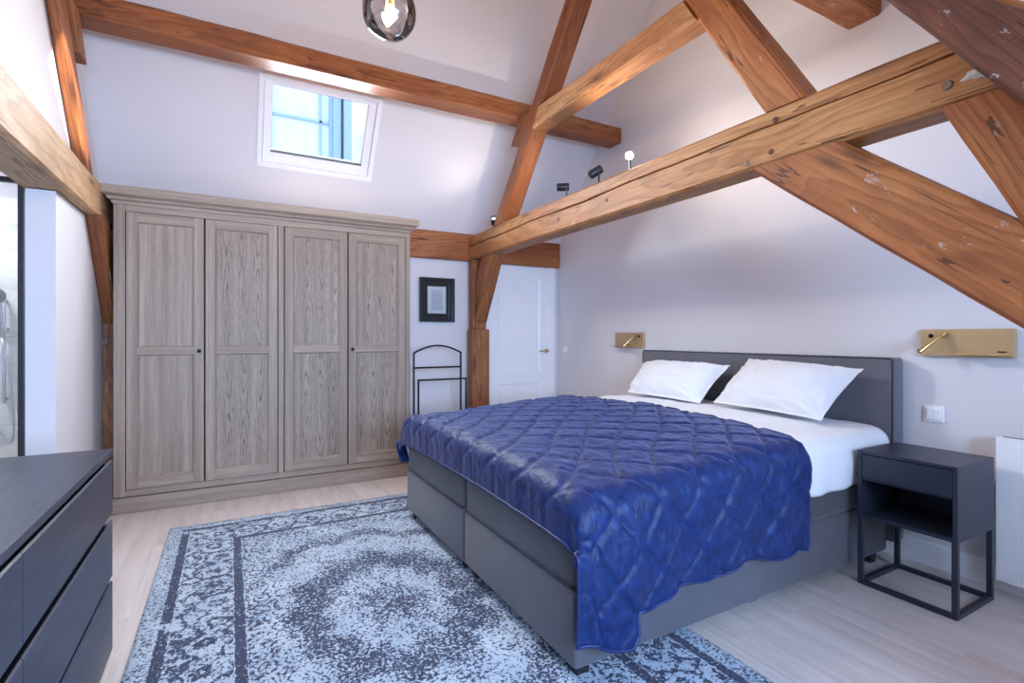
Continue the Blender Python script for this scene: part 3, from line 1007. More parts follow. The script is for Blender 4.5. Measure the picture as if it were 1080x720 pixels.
# ------------------------------------------------------------------ picture on the back wall
pf = thing('picture_frame', 'small picture in a wide black stepped frame on the wall above the valet stand', 'picture', (1.78, YB, 1.56))
x0, x1, z0, z1 = 1.598, 1.958, 1.345, 1.778
def frame_ring(m, x0, x1, z0, z1, w, ya, yb):
    m.box(x0, x0 + w, ya, yb, z0, z1, .004); m.box(x1 - w, x1, ya, yb, z0, z1, .004)
    m.box(x0 + w - .001, x1 - w + .001, ya, yb, z0, z0 + w, .004); m.box(x0 + w - .001, x1 - w + .001, ya, yb, z1 - w, z1, .004)
m = MB()
frame_ring(m, x0, x1, z0, z1, .030, YB - .045, YB - .001)
frame_ring(m, x0 + .028, x1 - .028, z0 + .028, z1 - .028, .032, YB - .030, YB - .001)
frame_ring(m, x0 + .058, x1 - .058, z0 + .058, z1 - .058, .026, YB - .022, YB - .001)
m.build('frame', plain('black_lacquered_frame', lin(22, 24, 30), 0.22, 0, 0.05), pf)
cx, cz = (x0 + x1) / 2, (z0 + z1) / 2
pr = MB().box(x0 + .080, x1 - .080, YB - .012, YB - .008, z0 + .080, z1 - .080).build('print', M['print'], pf)
MB().box(x0 + .079, x1 - .079, YB - .016, YB - .0145, z0 + .079, z1 - .079).build('glazing', M['pane'], pf)

# ------------------------------------------------------------------ valet stand
vs = thing('valet_stand', 'slim black metal valet stand between the wardrobe and the brown post', 'clothes stand', (1.70, 4.45, 0))
r = 0.0085
arch = [(1.465, 4.50, 0.02), (1.465, 4.50, 1.05)] + [(1.465 + 0.463 * t, 4.50, 1.05 + 0.068 * math.sin(math.pi * t) ** 0.9) for t in [i / 14 for i in range(1, 14)]] + [(1.928, 4.50, 1.05), (1.928, 4.50, 0.02)]
MB().tube(arch, r, 10).build('back_frame', M['black_metal'], vs, smooth=True, angle=40)
MB().tube([(1.465, 4.50, 0.915), (1.928, 4.50, 0.915)], r, 10).build('crossbar', M['black_metal'], vs, smooth=True, angle=40)
MB().tube([(1.472, 4.39, 0.02), (1.472, 4.39, 0.81), (1.935, 4.39, 0.81), (1.935, 4.39, 0.02)], r, 10).build('front_frame', M['black_metal'], vs, smooth=True, angle=40)
for x in (1.4685, 1.9315):
    MB().bar((x, 4.36, 0.0085), (x, 4.56, 0.0085), 0.017, .003).build('foot', M['black_metal'], vs)

# ------------------------------------------------------------------ rug
rg = MB()
P = []
nx, ny = 80, 120
for i in range(nx + 1):
    row = []
    for j in range(ny + 1):
        x = 0.655 - HX + 2 * HX * i / nx; y = 2.295 - HY + 2 * HY * j / ny
        ex = 0.004 * mnoise.noise(Vector((y * 3, i, 0))) if i in (0, nx) else 0
        row.append((x + ex, y, 0.010 + 0.0015 * mnoise.noise(Vector((x * 4, y * 4, 0)))))
    P.append(row)
rg.grid(P)
o = rg.build('rug', M['rug'], loc=(0.655, 2.295, 0), smooth=True)
md = o.modifiers.new('thick', 'SOLIDIFY'); md.thickness = 0.009; md.offset = -1
tag(o, 'faded blue and navy oriental rug lying at the foot of the bed', 'rug')

# ------------------------------------------------------------------ bed
BX0, BX1 = 1.03, 3.085
BY = [1.415, 2.365, 3.315]
bed = thing('bed', 'wide charcoal box spring bed with an upholstered headboard against the white gable wall', 'bed', (2.1, 2.365, 0))
def soft_box(x0, x1, y0, y1, z0, z1, bev, sag=0.004, seg=4):
    m = MB().box(x0, x1, y0, y1, z0, z1, bev, seg)
    return m
for i in (0, 1):
    a, b = BY[i] + .002, BY[i + 1] - .002
    bx = soft_box(BX0, BX1, a, b, 0.055, 0.318, 0.016).build('box_base', M['bedcloth'], bed, smooth=True, angle=50)
    for (x, y) in ((BX0 + .03, a + .06), (BX0 + .03, b - .06), (2.05, a + .10), (BX1 - .12, a + .05), (BX1 - .12, b - .06)):
        MB().box(x, x + .055, y - .0275, y + .0275, 0.0005 if x > 1.66 else 0.0125, 0.056, .003).build('leg', M['legs'], bx)
hb = soft_box(3.09, 3.195, 1.385, 3.285, 0.10, 1.088, 0.018).build('headboard', M['headcloth'], bed, smooth=True, angle=50)
m = MB()
e1 = 0.006
loop = [(3.092, 1.389 + e1, 0.11), (3.092, 1.389 + e1, 1.07), (3.092, 1.40 + e1, 1.083), (3.092, 3.27 - e1, 1.083), (3.092, 3.281 - e1, 1.07), (3.092, 3.281 - e1, 0.11)]
m.tube(loop, 0.004, 8).build('piping', M['piping'], hb, smooth=True)
for i, lab in ((0, 'charcoal mattress on the near half of the box spring bed'), (1, 'charcoal mattress on the half of the box spring bed nearer the wardrobe')):
    a, b = BY[i] + .006, BY[i + 1] - .006
    mt = soft_box(BX0 + .008, BX1 - .004, a, b, 0.320, 0.572, 0.022).build('mattress', M['matcloth'], loc=((BX0 + BX1) / 2, (a + b) / 2, 0.32), smooth=True, angle=50)
    tag(mt, lab, 'mattress', 'mattresses on the bed')
    for z in (0.334, 0.556):
        pp = MB().tube([(BX0 + .012, a + .014, z), (BX0 + .006, a + .03, z), (BX0 + .006, b - .03, z), (BX0 + .012, b - .014, z)], 0.0045, 8)
        pp.build('piping', M['piping'], mt, smooth=True)

# soft layers: a cross section draped over the bed, swept from foot to head
def fbm(x, y, z, s):
    return mnoise.noise(Vector((x * s, y * s, z * s))) + 0.5 * mnoise.noise(Vector((x * s * 2.1, y * s * 2.1, z * s * 2.1 + 5)))
def smooth01(t):
    t = max(0.0, min(1.0, t)); return t * t * (3 - 2 * t)
def top_h(x):
    return 0.640 + 0.060 * smooth01((x - 1.0) / 1.3) + 0.013 * smooth01((x - 2.3) / 0.35)
def section(x, lift, y_n, y_f, zn, zf, n, rad):
    """points (y, z, t) from the far hem over the top to the near hem; t = arc length"""
    H = top_h(x) + lift
    pts = []
    pts.append((y_f + .012, zf))
    for i in range(1, 10):
        z = zf + (H - rad - zf) * i / 10
        pts.append((y_f + .012 + (.022 + .075 * math.exp(-(x - BX0) / .22)) * math.sin(math.pi * i / 10), z))
    for i in range(0, 9):
        t = math.pi / 2 * i / 8
        pts.append((y_f + .012 - rad + rad * math.cos(t), H - rad + rad * math.sin(t)))
    ya, yb = y_f + .012 - rad, y_n + rad
    for i in range(1, 40):
        s = i / 40
        pts.append((ya + (yb - ya) * s, H + 0.022 * math.sin(math.pi * s) ** 0.7))
    for i in range(0, 9):
        t = math.pi / 2 * i / 8
        pts.append((yb - rad * math.sin(t), H - rad + rad * math.cos(t)))
    for i in range(1, 21):
        z = (H - rad) + (zn - H + rad) * i / 20
        pts.append((y_n - .012 * math.sin(math.pi * i / 20) * .6, z))
    # resample evenly
    A = np.array(pts)
    d = np.concatenate([[0], np.cumsum(np.hypot(*np.diff(A, axis=0).T))])
    s = np.linspace(0, d[-1], n)
    return np.stack([np.interp(s, d, A[:, 0]), np.interp(s, d, A[:, 1]), s], 1), d

def drape(xs, lift, hem_n, hem_f, n, rad, xend=None, foot_drop=0.0, y_n=1.395, y_f=3.335, disp=None):
    """grid of points; xs = parameter from foot (negative = foot overhang) to head"""
    rows = []
    for u in xs:
        x = max(u, 0.0) + BX0
        sec, _ = section(x, lift, y_n, y_f, hem_n(x), hem_f(x), n, rad)
        L = sec[-1, 2]
        row = []
        for k in range(n):
            y, z, s = sec[k]
            onedge = max(smooth01((3.24 - y) / -0.10) if y > 3.1 else 0, smooth01((1.475 - y) / 0.07) if y < 1.6 else 0)
            px = x
            if xend is not None:
                f = max(u, 0) / max(xs)
                px = BX0 + max(u, 0) / max(xs) * (xend(y, z) - BX0)
            if u < 0.06 and foot_drop > 0:      # roll over the foot edge
                a = min(1.0, (0.06 - u) / (0.06 + foot_drop))
                R = 0.075
                arc = a * (0.06 + foot_drop)
                if arc < R * math.pi / 2:
                    ddx, ddz = R * math.sin(arc / R), R * (1 - math.cos(arc / R))
                else:
                    ddx, ddz = R, R + (arc - R * math.pi / 2)
                kk = smooth01((z - 0.46) / 0.15) if onedge > 0 else 1.0
                px = (BX0 + 0.06 - ddx) * kk + (1 - kk) * (BX0 + 0.06 - arc * 0.42)
                z = z - ddz * kk
            row.append((px, y, z, s, u))
        rows.append(row)
    A = np.array(rows)
    P = A[..., :3].copy()
    # surface normals
    du = np.gradient(P, axis=0); dv = np.gradient(P, axis=1)
    Nn = np.cross(du, dv)
    Nn /= np.maximum(np.linalg.norm(Nn, axis=2, keepdims=True), 1e-9)
    if Nn[len(xs) // 2, n // 2, 2] < 0:
        Nn = -Nn
    if disp is not None:
        D = np.zeros(P.shape[:2])
        for i in range(P.shape[0]):
            for j in range(P.shape[1]):
                D[i, j] = disp(P[i, j], A[i, j, 3], A[i, j, 4])
        P += Nn * D[..., None]
    return P

# white duvet
def duvet_disp(p, s, u):
    x, y, z = p
    f = 0.010 * fbm(x, y, z, 3.0) + 0.004 * fbm(x, y, z, 9.0)
    if z < 0.62 and y < 1.6:
        f += 0.006 * math.sin(x * 34 + 3 * mnoise.noise(Vector((x * 3, z * 4, 0)))) * (0.62 - z) / 0.2
    return f
xs = np.linspace(0.03, 2.035, 90)
P = drape(xs, 0.0, lambda x: 0.452 + 0.012 * math.sin(x * 5) - 0.03 * smooth01((1.9 - x) / .5), lambda x: 0.38, 170, 0.085, y_n=1.400, y_f=3.33, disp=duvet_disp)
m = MB().grid(P)
o = m.build('duvet', M['linen'], loc=(2.1, 2.365, 0.6), smooth=True)
md = o.modifiers.new('thick', 'SOLIDIFY'); md.thickness = 0.012; md.offset = -1
tag(o, 'plain white duvet spread over the bed under the navy quilt', 'duvet')

# quilted velvet bedspread
PITCH = 0.225
def hem_near(x):
    t = x - BX0
    a = 0.125 + 0.05 * math.exp(-(max(t, 0) / 0.09) ** 2)
    b = 0.262 - 0.018 * math.sin(t * 6.0) + 0.012 * math.sin(t * 17)
    w = smooth01((t - 0.195) / 0.035)
    return a + (b - a) * w
def quilt_disp(p, s, u):
    x, y, z = p
    wx = 0.035 * mnoise.noise(Vector((x * 2.2, s * 2.2, 1))); ws = 0.035 * mnoise.noise(Vector((x * 2.2, s * 2.2, 7)))
    a = (u + s * .92 + wx) / PITCH; b = (u - s * .92 + ws) / PITCH
    da = abs(a - round(a)); db = abs(b - round(b))
    puff = (1 - math.exp(-(da / 0.075) ** 2)) * (1 - math.exp(-(db / 0.075) ** 2))
    side = smooth01((0.62 - z) / 0.12)
    f = 0.0098 * puff * (1 - smooth01(-u / 0.08))
    # soft creases running away from the seams
    f += 0.003 * mnoise.noise(Vector((x * 30, s * 11, 2))) + 0.003 * mnoise.noise(Vector((x * 11 + s * 17, s * 20 - x * 9, 5)))
    f += 0.006 * fbm(x, s, 0, 4.0)
    if y < 1.6:
        f += side * (0.009 * math.sin(x * 15 + 1.0 + 2.0 * mnoise.noise(Vector((x * 2, z * 2, 3)))) + 0.004 * math.sin(x * 37))
        f += side * 0.02 * math.exp(-((x - 1.12) / 0.09) ** 2)
    return f + 0.012
def quilt_end(y, z):
    top = 2.27 + 0.11 * math.sin(math.pi * max(0, min(1, (y - 1.4) / 1.95)))
    if z < 0.6 and y < 1.6:
        top = 2.27 - 0.05 * (0.6 - z)
    return top + 0.01 * math.sin(y * 11)
xs = np.concatenate([np.linspace(-0.15, 0.06, 26), np.linspace(0.068, 1.26, 170)])
P = drape(xs, 0.018, hem_near, lambda x: 0.335 + .03 * math.sin(x * 7), 330, 0.085, xend=quilt_end, foot_drop=0.15, y_n=1.372, y_f=3.352, disp=quilt_disp)
m = MB().grid(P)
o = m.build('bedspread', M['velvet'], loc=(1.65, 2.365, 0.6), smooth=True)
md = o.modifiers.new('thick', 'SOLIDIFY'); md.thickness = 0.010; md.offset = -1
tag(o, 'navy blue velvet bedspread quilted in diamonds draped over the foot of the bed', 'bedspread')
ORG[o] = Vector((1.65, 2.365, 0.6))
edge = [tuple(P[i, -1]) for i in range(0, len(xs), 2)]
edge2 = [tuple(P[-1, j]) for j in range(P.shape[1] - 1, 40, -3)]
edge0 = [tuple(P[0, j]) for j in range(40, P.shape[1], 3)]
MB().tube(edge0 + edge + edge2[1:], 0.006, 8).build('binding', M['velvet_hem'], o, smooth=True)

# pillows
def pillow(label, TL, TR, BL, BR, T, seed):
    TL, TR, BL, BR = map(Vector, (TL, TR, BL, BR))
    n = 44
    nrm = ((TR - TL).cross(BL - TL)).normalized()
    if nrm.x > 0:
        nrm = -nrm
    def pt(a, b, sgn):
        # a across -1..1 (left to right), b from -1 bottom .. 1 top; corners stay pointed, sides draw in
        fa = a * (1 - 0.045 * (1 - b * b) * abs(a) ** 3); fb = b * (1 - 0.055 * (1 - a * a) * abs(b) ** 3)
        u, v = (fa + 1) / 2, (fb + 1) / 2
        p = (BL * (1 - u) + BR * u) * (1 - v) + (TL * (1 - u) + TR * u) * v
        fl = 0.955
        ca, cb = max(0.0, 1 - (abs(a) / fl) ** 2.6), max(0.0, 1 - (abs(b) / fl) ** 2.6)
        th = T * (ca ** 0.62) * (cb ** 0.62)
        th *= 1 + 0.15 * mnoise.noise(Vector((a * 1.5 + seed, b * 1.5, 0)))
        wr = 0.013 * mnoise.noise(Vector((a * 4 + b * 5 + seed, b * 2 - a * 3, 3))) * (1 if sgn > 0 else .3)
        wr += 0.007 * mnoise.noise(Vector((a * 11 + seed, b * 8, 9)))
        # radial tucks towards the corners
        ang = math.atan2(abs(b) - 1.05, abs(a) - 1.05)
        rad = math.hypot(abs(a) - 1.05, abs(b) - 1.05)
        wr += 0.010 * math.sin(ang * 16 + seed) * math.exp(-((rad - .4) / .3) ** 2)
        return p + nrm * (sgn * th * (0.62 if sgn > 0 else 0.38) + wr * (1 if th > 0.004 else 0.3) + sgn * 0.0015)
    m = MB()
    vals = [math.sin(math.pi / 2 * (-1 + 2 * i / n)) * 0.6 + (-1 + 2 * i / n) * 0.4 for i in range(n + 1)]
    F = [[m.bm.verts.new(pt(a, b, 1)) for b in vals] for a in vals]
    B = [[m.bm.verts.new(pt(a, b, -1)) for b in vals] for a in vals]
    for i in range(n):
        for j in range(n):
            m.bm.faces.new((F[i][j], F[i + 1][j], F[i + 1][j + 1], F[i][j + 1]))
            m.bm.faces.new((B[i][j], B[i][j + 1], B[i + 1][j + 1], B[i + 1][j]))
    rim = [(i, 0) for i in range(n)] + [(n, j) for j in range(n)] + [(i, n) for i in range(n, 0, -1)] + [(0, j) for j in range(n, 0, -1)]
    for (a, b), (c, d) in zip(rim, rim[1:] + rim[:1]):
        m.bm.faces.new((F[a][b], B[a][b], B[c][d], F[c][d]))
    c = (TL + TR + BL + BR) / 4
    o = m.build('pillow', M['linen'], loc=c, smooth=True)
    tag(o, label, 'pillow', 'pillows against the headboard')
    return o
pillow('white pillow leaning on the headboard half further from the nightstand', (3.03, 3.20, 0.985), (3.00, 2.33, 1.005), (2.80, 3.14, 0.755), (2.80, 2.42, 0.745), 0.20, 1.0)
pillow('white pillow with pointed corners leaning on the headboard half beside the nightstand', (3.03, 2.21, 1.055), (3.02, 1.50, 1.025), (2.79, 2.30, 0.765), (2.76, 1.58, 0.752), 0.20, 5.0)

# ------------------------------------------------------------------ nightstand
ns = thing('nightstand', 'black open-frame nightstand with one drawer standing beside the bed', 'nightstand', (2.87, 1.16, 0))
nx0, nx1, ny0, ny1, nt = 2.68, 3.05, 0.968, 1.360, 0.650
q = 0.022
NB = 0.325
m = MB()
m.box(nx0, nx1, ny0, ny1, nt - .016, nt, .0015)
m.build('top', M['stand'], ns)
m = MB()
m.box(nx0 + .001, nx1, ny0, ny0 + .018, NB, nt - .016, .001)
m.box(nx0 + .001, nx1, ny1 - .018, ny1, NB, nt - .016, .001)
m.box(nx1 - .012, nx1 - .001, ny0 + .018, ny1 - .018, NB, nt - .016)
m.box(nx0 + .004, nx1 - .012, ny0 + .018, ny1 - .018, NB, NB + .018, .001)
m.box(nx0 + .012, nx1 - .012, ny0 + .018, ny1 - .018, 0.505, 0.513)
m.build('cabinet', M['stand'], ns)
m = MB().box(nx0 + .002, nx0 + .020, ny0 + .020, ny1 - .020, 0.516, nt - .020, .0015)
m.box(nx0 + .020, nx1 - .03, ny0 + .026, ny1 - .026, 0.520, 0.60)
m.build('drawer', M['stand'], ns)
for (x, y) in ((nx0 + q / 2, ny0 + q / 2), (nx0 + q / 2, ny1 - q / 2), (nx1 - q / 2, ny0 + q / 2), (nx1 - q / 2, ny1 - q / 2)):
    MB().bar((x, y, 0.0), (x, y, NB), q, .0015).build('leg', M['stand'], ns)
for (a, b, c, d) in ((nx0 + q, nx1 - q, ny0, ny0 + q), (nx0 + q, nx1 - q, ny1 - q, ny1), (nx0, nx0 + q, ny0 + q, ny1 - q), (nx1 - q, nx1, ny0 + q, ny1 - q)):
    MB().box(a, b, c, d, 0, q, .0015).build('rail', M['stand'], ns)

# ------------------------------------------------------------------ chest of drawers
ch = thing('chest_of_drawers', 'wide black chest of six drawers standing by the bathroom opening', 'chest of drawers', (-0.625, 1.59, 0))
cx0, cx1, cy0, cy1, ct = -0.865, -0.385, 0.79, 2.392, 0.782
MB().box(cx0, cx1, cy0, cy1, ct - .022, ct, .0015).build('top', M['chest'], ch)
for (a, b) in ((cy1 - .020, cy1), (cy0, cy0 + .020)):
    MB().box(cx0 + .005, cx1 - .022, a, b, 0.0, ct - .022, .001).build('side_panel', M['chest'], ch)
MB().box(cx0, cx0 + .008, cy0 + .02, cy1 - .02, 0.02, ct - .022).build('back_panel', M['chest'], ch)
m = MB().box(cx0 + .008, cx1 - .028, cy0 + .02, cy1 - .02, 0.02, ct - .024).build('inner_frame', M['gap'], ch)
ym = 1.452
for (za, zb) in ((0.545, 0.738), (0.310, 0.512), (0.035, 0.285)):
    for (ya, yb) in ((cy0 + .002, ym - .0015), (ym + .0015, cy1 - .002)):
        mm = MB()
        # front whose top edge is cut back as a grip
        pts = [(cx1 - .020, ya, za), (cx1 - .001, ya, za), (cx1 - .001, ya, zb), (cx1 - .006, ya, zb + .004), (cx1 - .020, ya, zb - .010)]
        mm.prism(pts, (0, yb - ya, 0))
        mm.build('drawer', M['chest'], ch)

# ------------------------------------------------------------------ wall lamps with shelves
def wall_lamp(label, y0, y1, yj, dirn, tip, tray):
    z0, z1 = 1.100, 1.238
    t = thing('wall_lamp', label, 'wall lamp', (XR, (y0 + y1) / 2, 1.10), 'brass reading lamps beside the bed')
    MB().box(XR - .022, XR - .001, y0, y1, z0, z1, .003).build('back_plate', M['brass'], t)
    MB().box(XR - .085, XR - .021, tray[0], tray[1], z0 + .010, z0 + .016, .0015).build('shelf', M['brass'], t)
    m = MB()
    a = Vector((XR - .022, yj, 1.205)); b = Vector((XR - .052, yj, 1.203))
    m.tube([a, b], 0.009, 12)
    m.lathe(b, (-1, 0, 0), [(0.013, -0.006), (0.013, .010), (0, .0105)], 14)
    ar = m.build('joint', M['brass_bright'], t, smooth=True, angle=40)
    tip = Vector(tip)
    ax = (tip - b).normalized()
    s = b - ax * 0.03
    m = MB().lathe(s, ax, [(0.0, 0), (0.011, 0.001), (0.0125, 0.004), (0.0125, 0.150), (0.011, 0.151), (0.0105, 0.145), (0, 0.145)], 18)
    m.build('lamp_tube', M['brass_bright'], t, smooth=True, angle=40)
    m = MB()
    yb = yj + dirn * 0.048
    m.lathe((XR - .022, yb, 1.205), (-1, 0, 0), [(0.011, 0), (0.011, 0.003), (0.008, 0.0045), (0, 0.005)], 16)
    m.build('switch_button', M['black_metal'], t, smooth=True, angle=40)
    m = MB().box(XR - .0235, XR - .0215, tray[0] + .012, tray[0] + .045, z0 + .024, z0 + .031)
    m.build('charging_port', M['black'], t)
    return t
wall_lamp('brass wall lamp with shelf above the nightstand', 0.937, 1.308, 1.215, 1, (3.105, 1.262, 1.140), (0.955, 1.150))
wall_lamp('brass wall lamp with shelf on the wall between the door and the headboard', 3.372, 3.744, 3.470, -1, (3.105, 3.505, 1.135), (3.53, 3.74))

# switches
def switch(label, y0, y1, z0, z1, n, grp=None):
    t = thing('light_switch', label, 'switch', (XR, (y0 + y1) / 2, z0))
    MB().box(XR - .009, XR - .0005, y0, y1, z0, z1, .003).build('cover_plate', M['plastic'], t)
    g = 0.014
    w = (y1 - y0 - 2 * g) / n
    for i in range(n):
        MB().box(XR - .016, XR - .008, y0 + g + i * w + .0005, y0 + g + (i + 1) * w - .0005, z0 + g, z1 - g, .002).build('rocker', M['plastic'], t)
switch('white double light switch under the brass lamp above the nightstand', 1.212, 1.300, 0.755, 0.840, 2)
t = thing('light_switch', 'round white light switch beside the white door frame', 'switch', (XR, 4.60, 1.02))
MB().lathe((XR - .0005, 4.60, 1.06), (-1, 0, 0), [(0.042, 0), (0.042, 0.006), (0.038, 0.010), (0, 0.010)], 28).build('cover_plate', M['plastic'], t, smooth=True, angle=35)
MB().lathe((XR - .010, 4.60, 1.06), (-1, 0, 0), [(0.020, 0), (0.019, 0.009), (0, 0.011)], 20).build('rotary_knob', M['plastic'], t, smooth=True, angle=35)

# ------------------------------------------------------------------ radiator
rd = thing('radiator', 'white flat panel radiator on the gable wall beside the nightstand', 'radiator', (3.15, 0.5, 0.065))
ra, rb = -0.05, 0.986
MB().box(3.12, 3.125, ra, rb, 0.068, 0.735, .002).build('front_panel', M['trim'], rd)
m = MB()
m.box(3.125, 3.188, ra, ra + .006, 0.075, 0.730); m.box(3.125, 3.188, rb - .006, rb, 0.075, 0.730)
m.box(3.130, 3.184, ra + .006, rb - .006, 0.075, 0.70)
m.box(3.188, XR - .0005, ra + .1, ra + .14, 0.2, 0.65); m.box(3.188, XR - .0005, rb - .14, rb - .1, 0.2, 0.65)
m.build('body', M['trim'], rd)
m = MB()
for i in range(60):
    y = ra + .010 + i * (rb - ra - .02) / 60
    m.box(3.128, 3.186, y, y + .009, 0.722, 0.730)
m.box(3.126, 3.130, ra + .006, rb - .006, 0.718, 0.732); m.box(3.184, 3.188, ra + .006, rb - .006, 0.718, 0.732)
m.build('top_grille', plain('grey_radiator_grille', lin(150, 152, 156), 0.5, 0, 0.03), rd)

# ------------------------------------------------------------------ spotlights on the tie
def spotlight(label, y, x, head_c, axis, lens, length=0.088, r=0.0285):
    t = thing('spotlight', label, 'spotlight', (x, y, TZ1), 'spotlights along the tie beam')
    m = MB().lathe((x, y, TZ1 - .004), (0, 0, 1), [(0.022, 0), (0.022, 0.010), (0.006, 0.013)], 16)
    m.build('base', M['anthracite'], t, smooth=True, angle=40)
    c = Vector(head_c); ax = Vector(axis).normalized()
    MB().tube([(x, y, TZ1 + .008), (x, y, c.z - r * .9), tuple(c)], 0.0055, 8).build('stem', M['anthracite'], t, smooth=True, angle=40)
    hd = MB().lathe(c - ax * length / 2, ax, [(0, 0), (r * .93, 0), (r, 0.004), (r, length), (r * .9, length), (r * .86, length - .016), (0, length - .016)], 26)
    h = hd.build('lamp_head', M['anthracite'], t, smooth=True, angle=40)
    MB().lathe(c + ax * (length / 2 - .0155), ax, [(r * .83, 0), (r * .7, 0.004), (0, 0.0065)], 22).build('lens', M[lens], h, smooth=True)
    return t
spotlight('pale spotlight at the far foot of the reddish rafter', 4.27, 2.165, (2.165, 4.262, 2.285), (-0.35, -0.55, 0.35), 'lens_dim')
spotlight('dark spotlight aimed level, next after the rafter foot on the tie beam', 3.09, 2.17, (2.165, 3.13, 2.312), (-0.75, 0.62, 0.03), 'plastic')
spotlight('dark spotlight tilted upwards on the tie beam beneath the purlin end', 2.715, 2.17, (2.165, 2.745, 2.315), (0.72, -0.30, 0.50), 'plastic')
spotlight('glowing spotlight facing the camera on the tie beam', 2.41, 2.17, (2.16, 2.405, 2.318), (-0.66, -0.72, -0.28), 'lens_on', 0.07)

# ------------------------------------------------------------------ pendant
PC = Vector((0.632, 2.285, 2.672))
pl = thing('pendant_lamp', 'smoked glass globe pendant with a glowing filament bulb under the ridge', 'pendant lamp', (PC.x, PC.y, RZ))
m = MB()
pr_ = []
for i in range(33):
    t = 0.16 + (math.pi - 0.16) * i / 32
    pr_.append((0.122 * math.sin(t) * (1 + .02 * math.sin(3 * t)), 0.122 * math.cos(t)))
m.lathe(PC, (0, 0, 1), pr_[:-1] + [(0, -0.122)], 40, closed_ends=False)
for v in m.bm.verts:
    d = v.co - PC
    v.co = PC + d * (1 + 0.035 * mnoise.noise(d * 14))
gl = m.build('globe', M['smoke'], pl, smooth=True)
m = MB().lathe((PC.x, PC.y, PC.z + .085), (0, 0, 1), [(0.0, 0), (0.018, 0), (0.020, 0.05), (0.026, 0.055), (0.026, 0.075), (0.008, 0.085)], 20)
m.build('socket', M['black_metal'], pl, smooth=True, angle=40)
MB().tube([(PC.x, PC.y, PC.z + .16), (PC.x, PC.y, roof_f(2.6) - .05)], 0.004, 8).build('cord', M['black'], pl, smooth=True)
MB().lathe((PC.x, PC.y, roof_r(PC.y) - .012), (0, 0, -1), [(0.05, 0), (0.05, 0.02), (0.006, 0.05)], 24).build('ceiling_rose', M['black_metal'], pl, smooth=True, angle=40)
m = MB().lathe((PC.x, PC.y, PC.z - .012), (0, 0, 1), [(0, -0.012), (0.014, -0.008), (0.022, 0.010), (0.027, 0.035), (0.022, 0.065), (0.013, 0.088), (0.013, 0.098)], 24)
bl = m.build('bulb', M['bulbglass'], pl, smooth=True)
m = MB()
for k in range(4):
    a = k * math.pi / 2 + .4
    m.tube([(PC.x + .006 * math.cos(a), PC.y + .006 * math.sin(a), PC.z + .075), (PC.x + .013 * math.cos(a), PC.y + .013 * math.sin(a), PC.z + .045), (PC.x + .006 * math.cos(a + .8), PC.y + .006 * math.sin(a + .8), PC.z + .006)], 0.0016, 6)
m.build('filament', M['filament'], bl, smooth=True)

# ------------------------------------------------------------------ shower corner
sc = thing('shower_screen', 'black framed glass shower screen beyond the bathroom opening', 'shower screen', (-1.55, 3.53, 0))
m = MB()
m.box(-0.955, -0.932, 3.51, 3.545, 0, 2.015, .002); m.box(-2.10, -2.077, 3.51, 3.545, 0, 2.015, .002)
m.box(-2.077, -0.955, 3.51, 3.545, 1.990, 2.015, .002); m.box(-2.077, -0.955, 3.51, 3.545, 0.0, 0.03, .002)
m.build('frame', M['anthracite'], sc)
MB().box(-2.08, -0.95, 3.525, 3.531, 0.025, 1.995).build('pane', M['screen'], sc)
sh = thing('shower_set', 'chrome hand shower on a rail against the grey tiles', 'shower', (-1.335, 4.69, 0.7))
MB().tube([(-1.335, 4.655, 0.75), (-1.335, 4.655, 1.47)], 0.010, 10).build('rail', M['steel'], sh, smooth=True, angle=40)
for z in (0.78, 1.44):
    MB().tube([(-1.335, 4.699, z), (-1.335, 4.655, z)], 0.009, 8).build('bracket', M['steel'], sh, smooth=True, angle=40)
m = MB().tube([(-1.335, 4.625, 1.20), (-1.335, 4.60, 1.32), (-1.340, 4.575, 1.44)], [0.011, 0.012, 0.014], 10)
m.lathe((-1.342, 4.560, 1.475), (-0.1, -1, -0.35), [(0, -0.012), (0.030, -0.010), (0.052, 0.006), (0.052, 0.014), (0, 0.015)], 28)
m.build('hand_shower', M['steel'], sh, smooth=True, angle=40)
m = MB().box(-1.36, -1.31, 4.615, 4.668, 1.225, 1.262, .005)
m.build('slider', M['steel'], sh)
hose = [(-1.335, 4.625, 1.20)] + [(-1.335 + 0.055 * math.sin(math.pi * t) , 4.63 + .02 * t, 1.20 - 0.72 * math.sin(math.pi * t * .62)) for t in [i / 18 for i in range(1, 19)]]
hose += [(-1.40, 4.66, 0.60), (-1.40, 4.695, 0.66)]
MB().tube(hose, 0.0065, 8).build('hose', M['steel'], sh, smooth=True)

# ------------------------------------------------------------------ lights
def light(name, typ, loc, energy, color=(1, 1, 1), aim=None, **kw):
    L = bpy.data.lights.new(name, typ)
    L.energy = energy
    L.color = color
    for k, v in kw.items():
        setattr(L, k, v)
    o = bpy.data.objects.new(name, L)
    COL.objects.link(o)
    o.location = loc
    if aim is not None:
        d = Vector(aim) - Vector(loc)
        o.rotation_euler = d.to_track_quat('-Z', 'Y').to_euler()
    return o
DAY = (0.44, 0.66, 1.0)
light('daylight_rear_window', 'AREA', ((RW0 + RW1) / 2, YR - .12, (RWZ0 + RWZ1) / 2), 235, DAY, aim=((RW0 + RW1) / 2, 3, 1.0), shape='RECTANGLE', size=RW1 - RW0 - .1, size_y=RWZ1 - RWZ0 - .1)
wc = slope_pt((WX0 + WX1) / 2, WS / 2, 0.02)
light('daylight_roof_window', 'AREA', wc, 50, (0.84, 0.92, 1.0), aim=wc + sn, shape='RECTANGLE', size=.68, size_y=.46, spread=math.radians(150))
light('pendant_bulb', 'POINT', (PC.x, PC.y, PC.z + .03), 36, (1.0, 0.86, 0.74), shadow_soft_size=0.03, specular_factor=0.0)
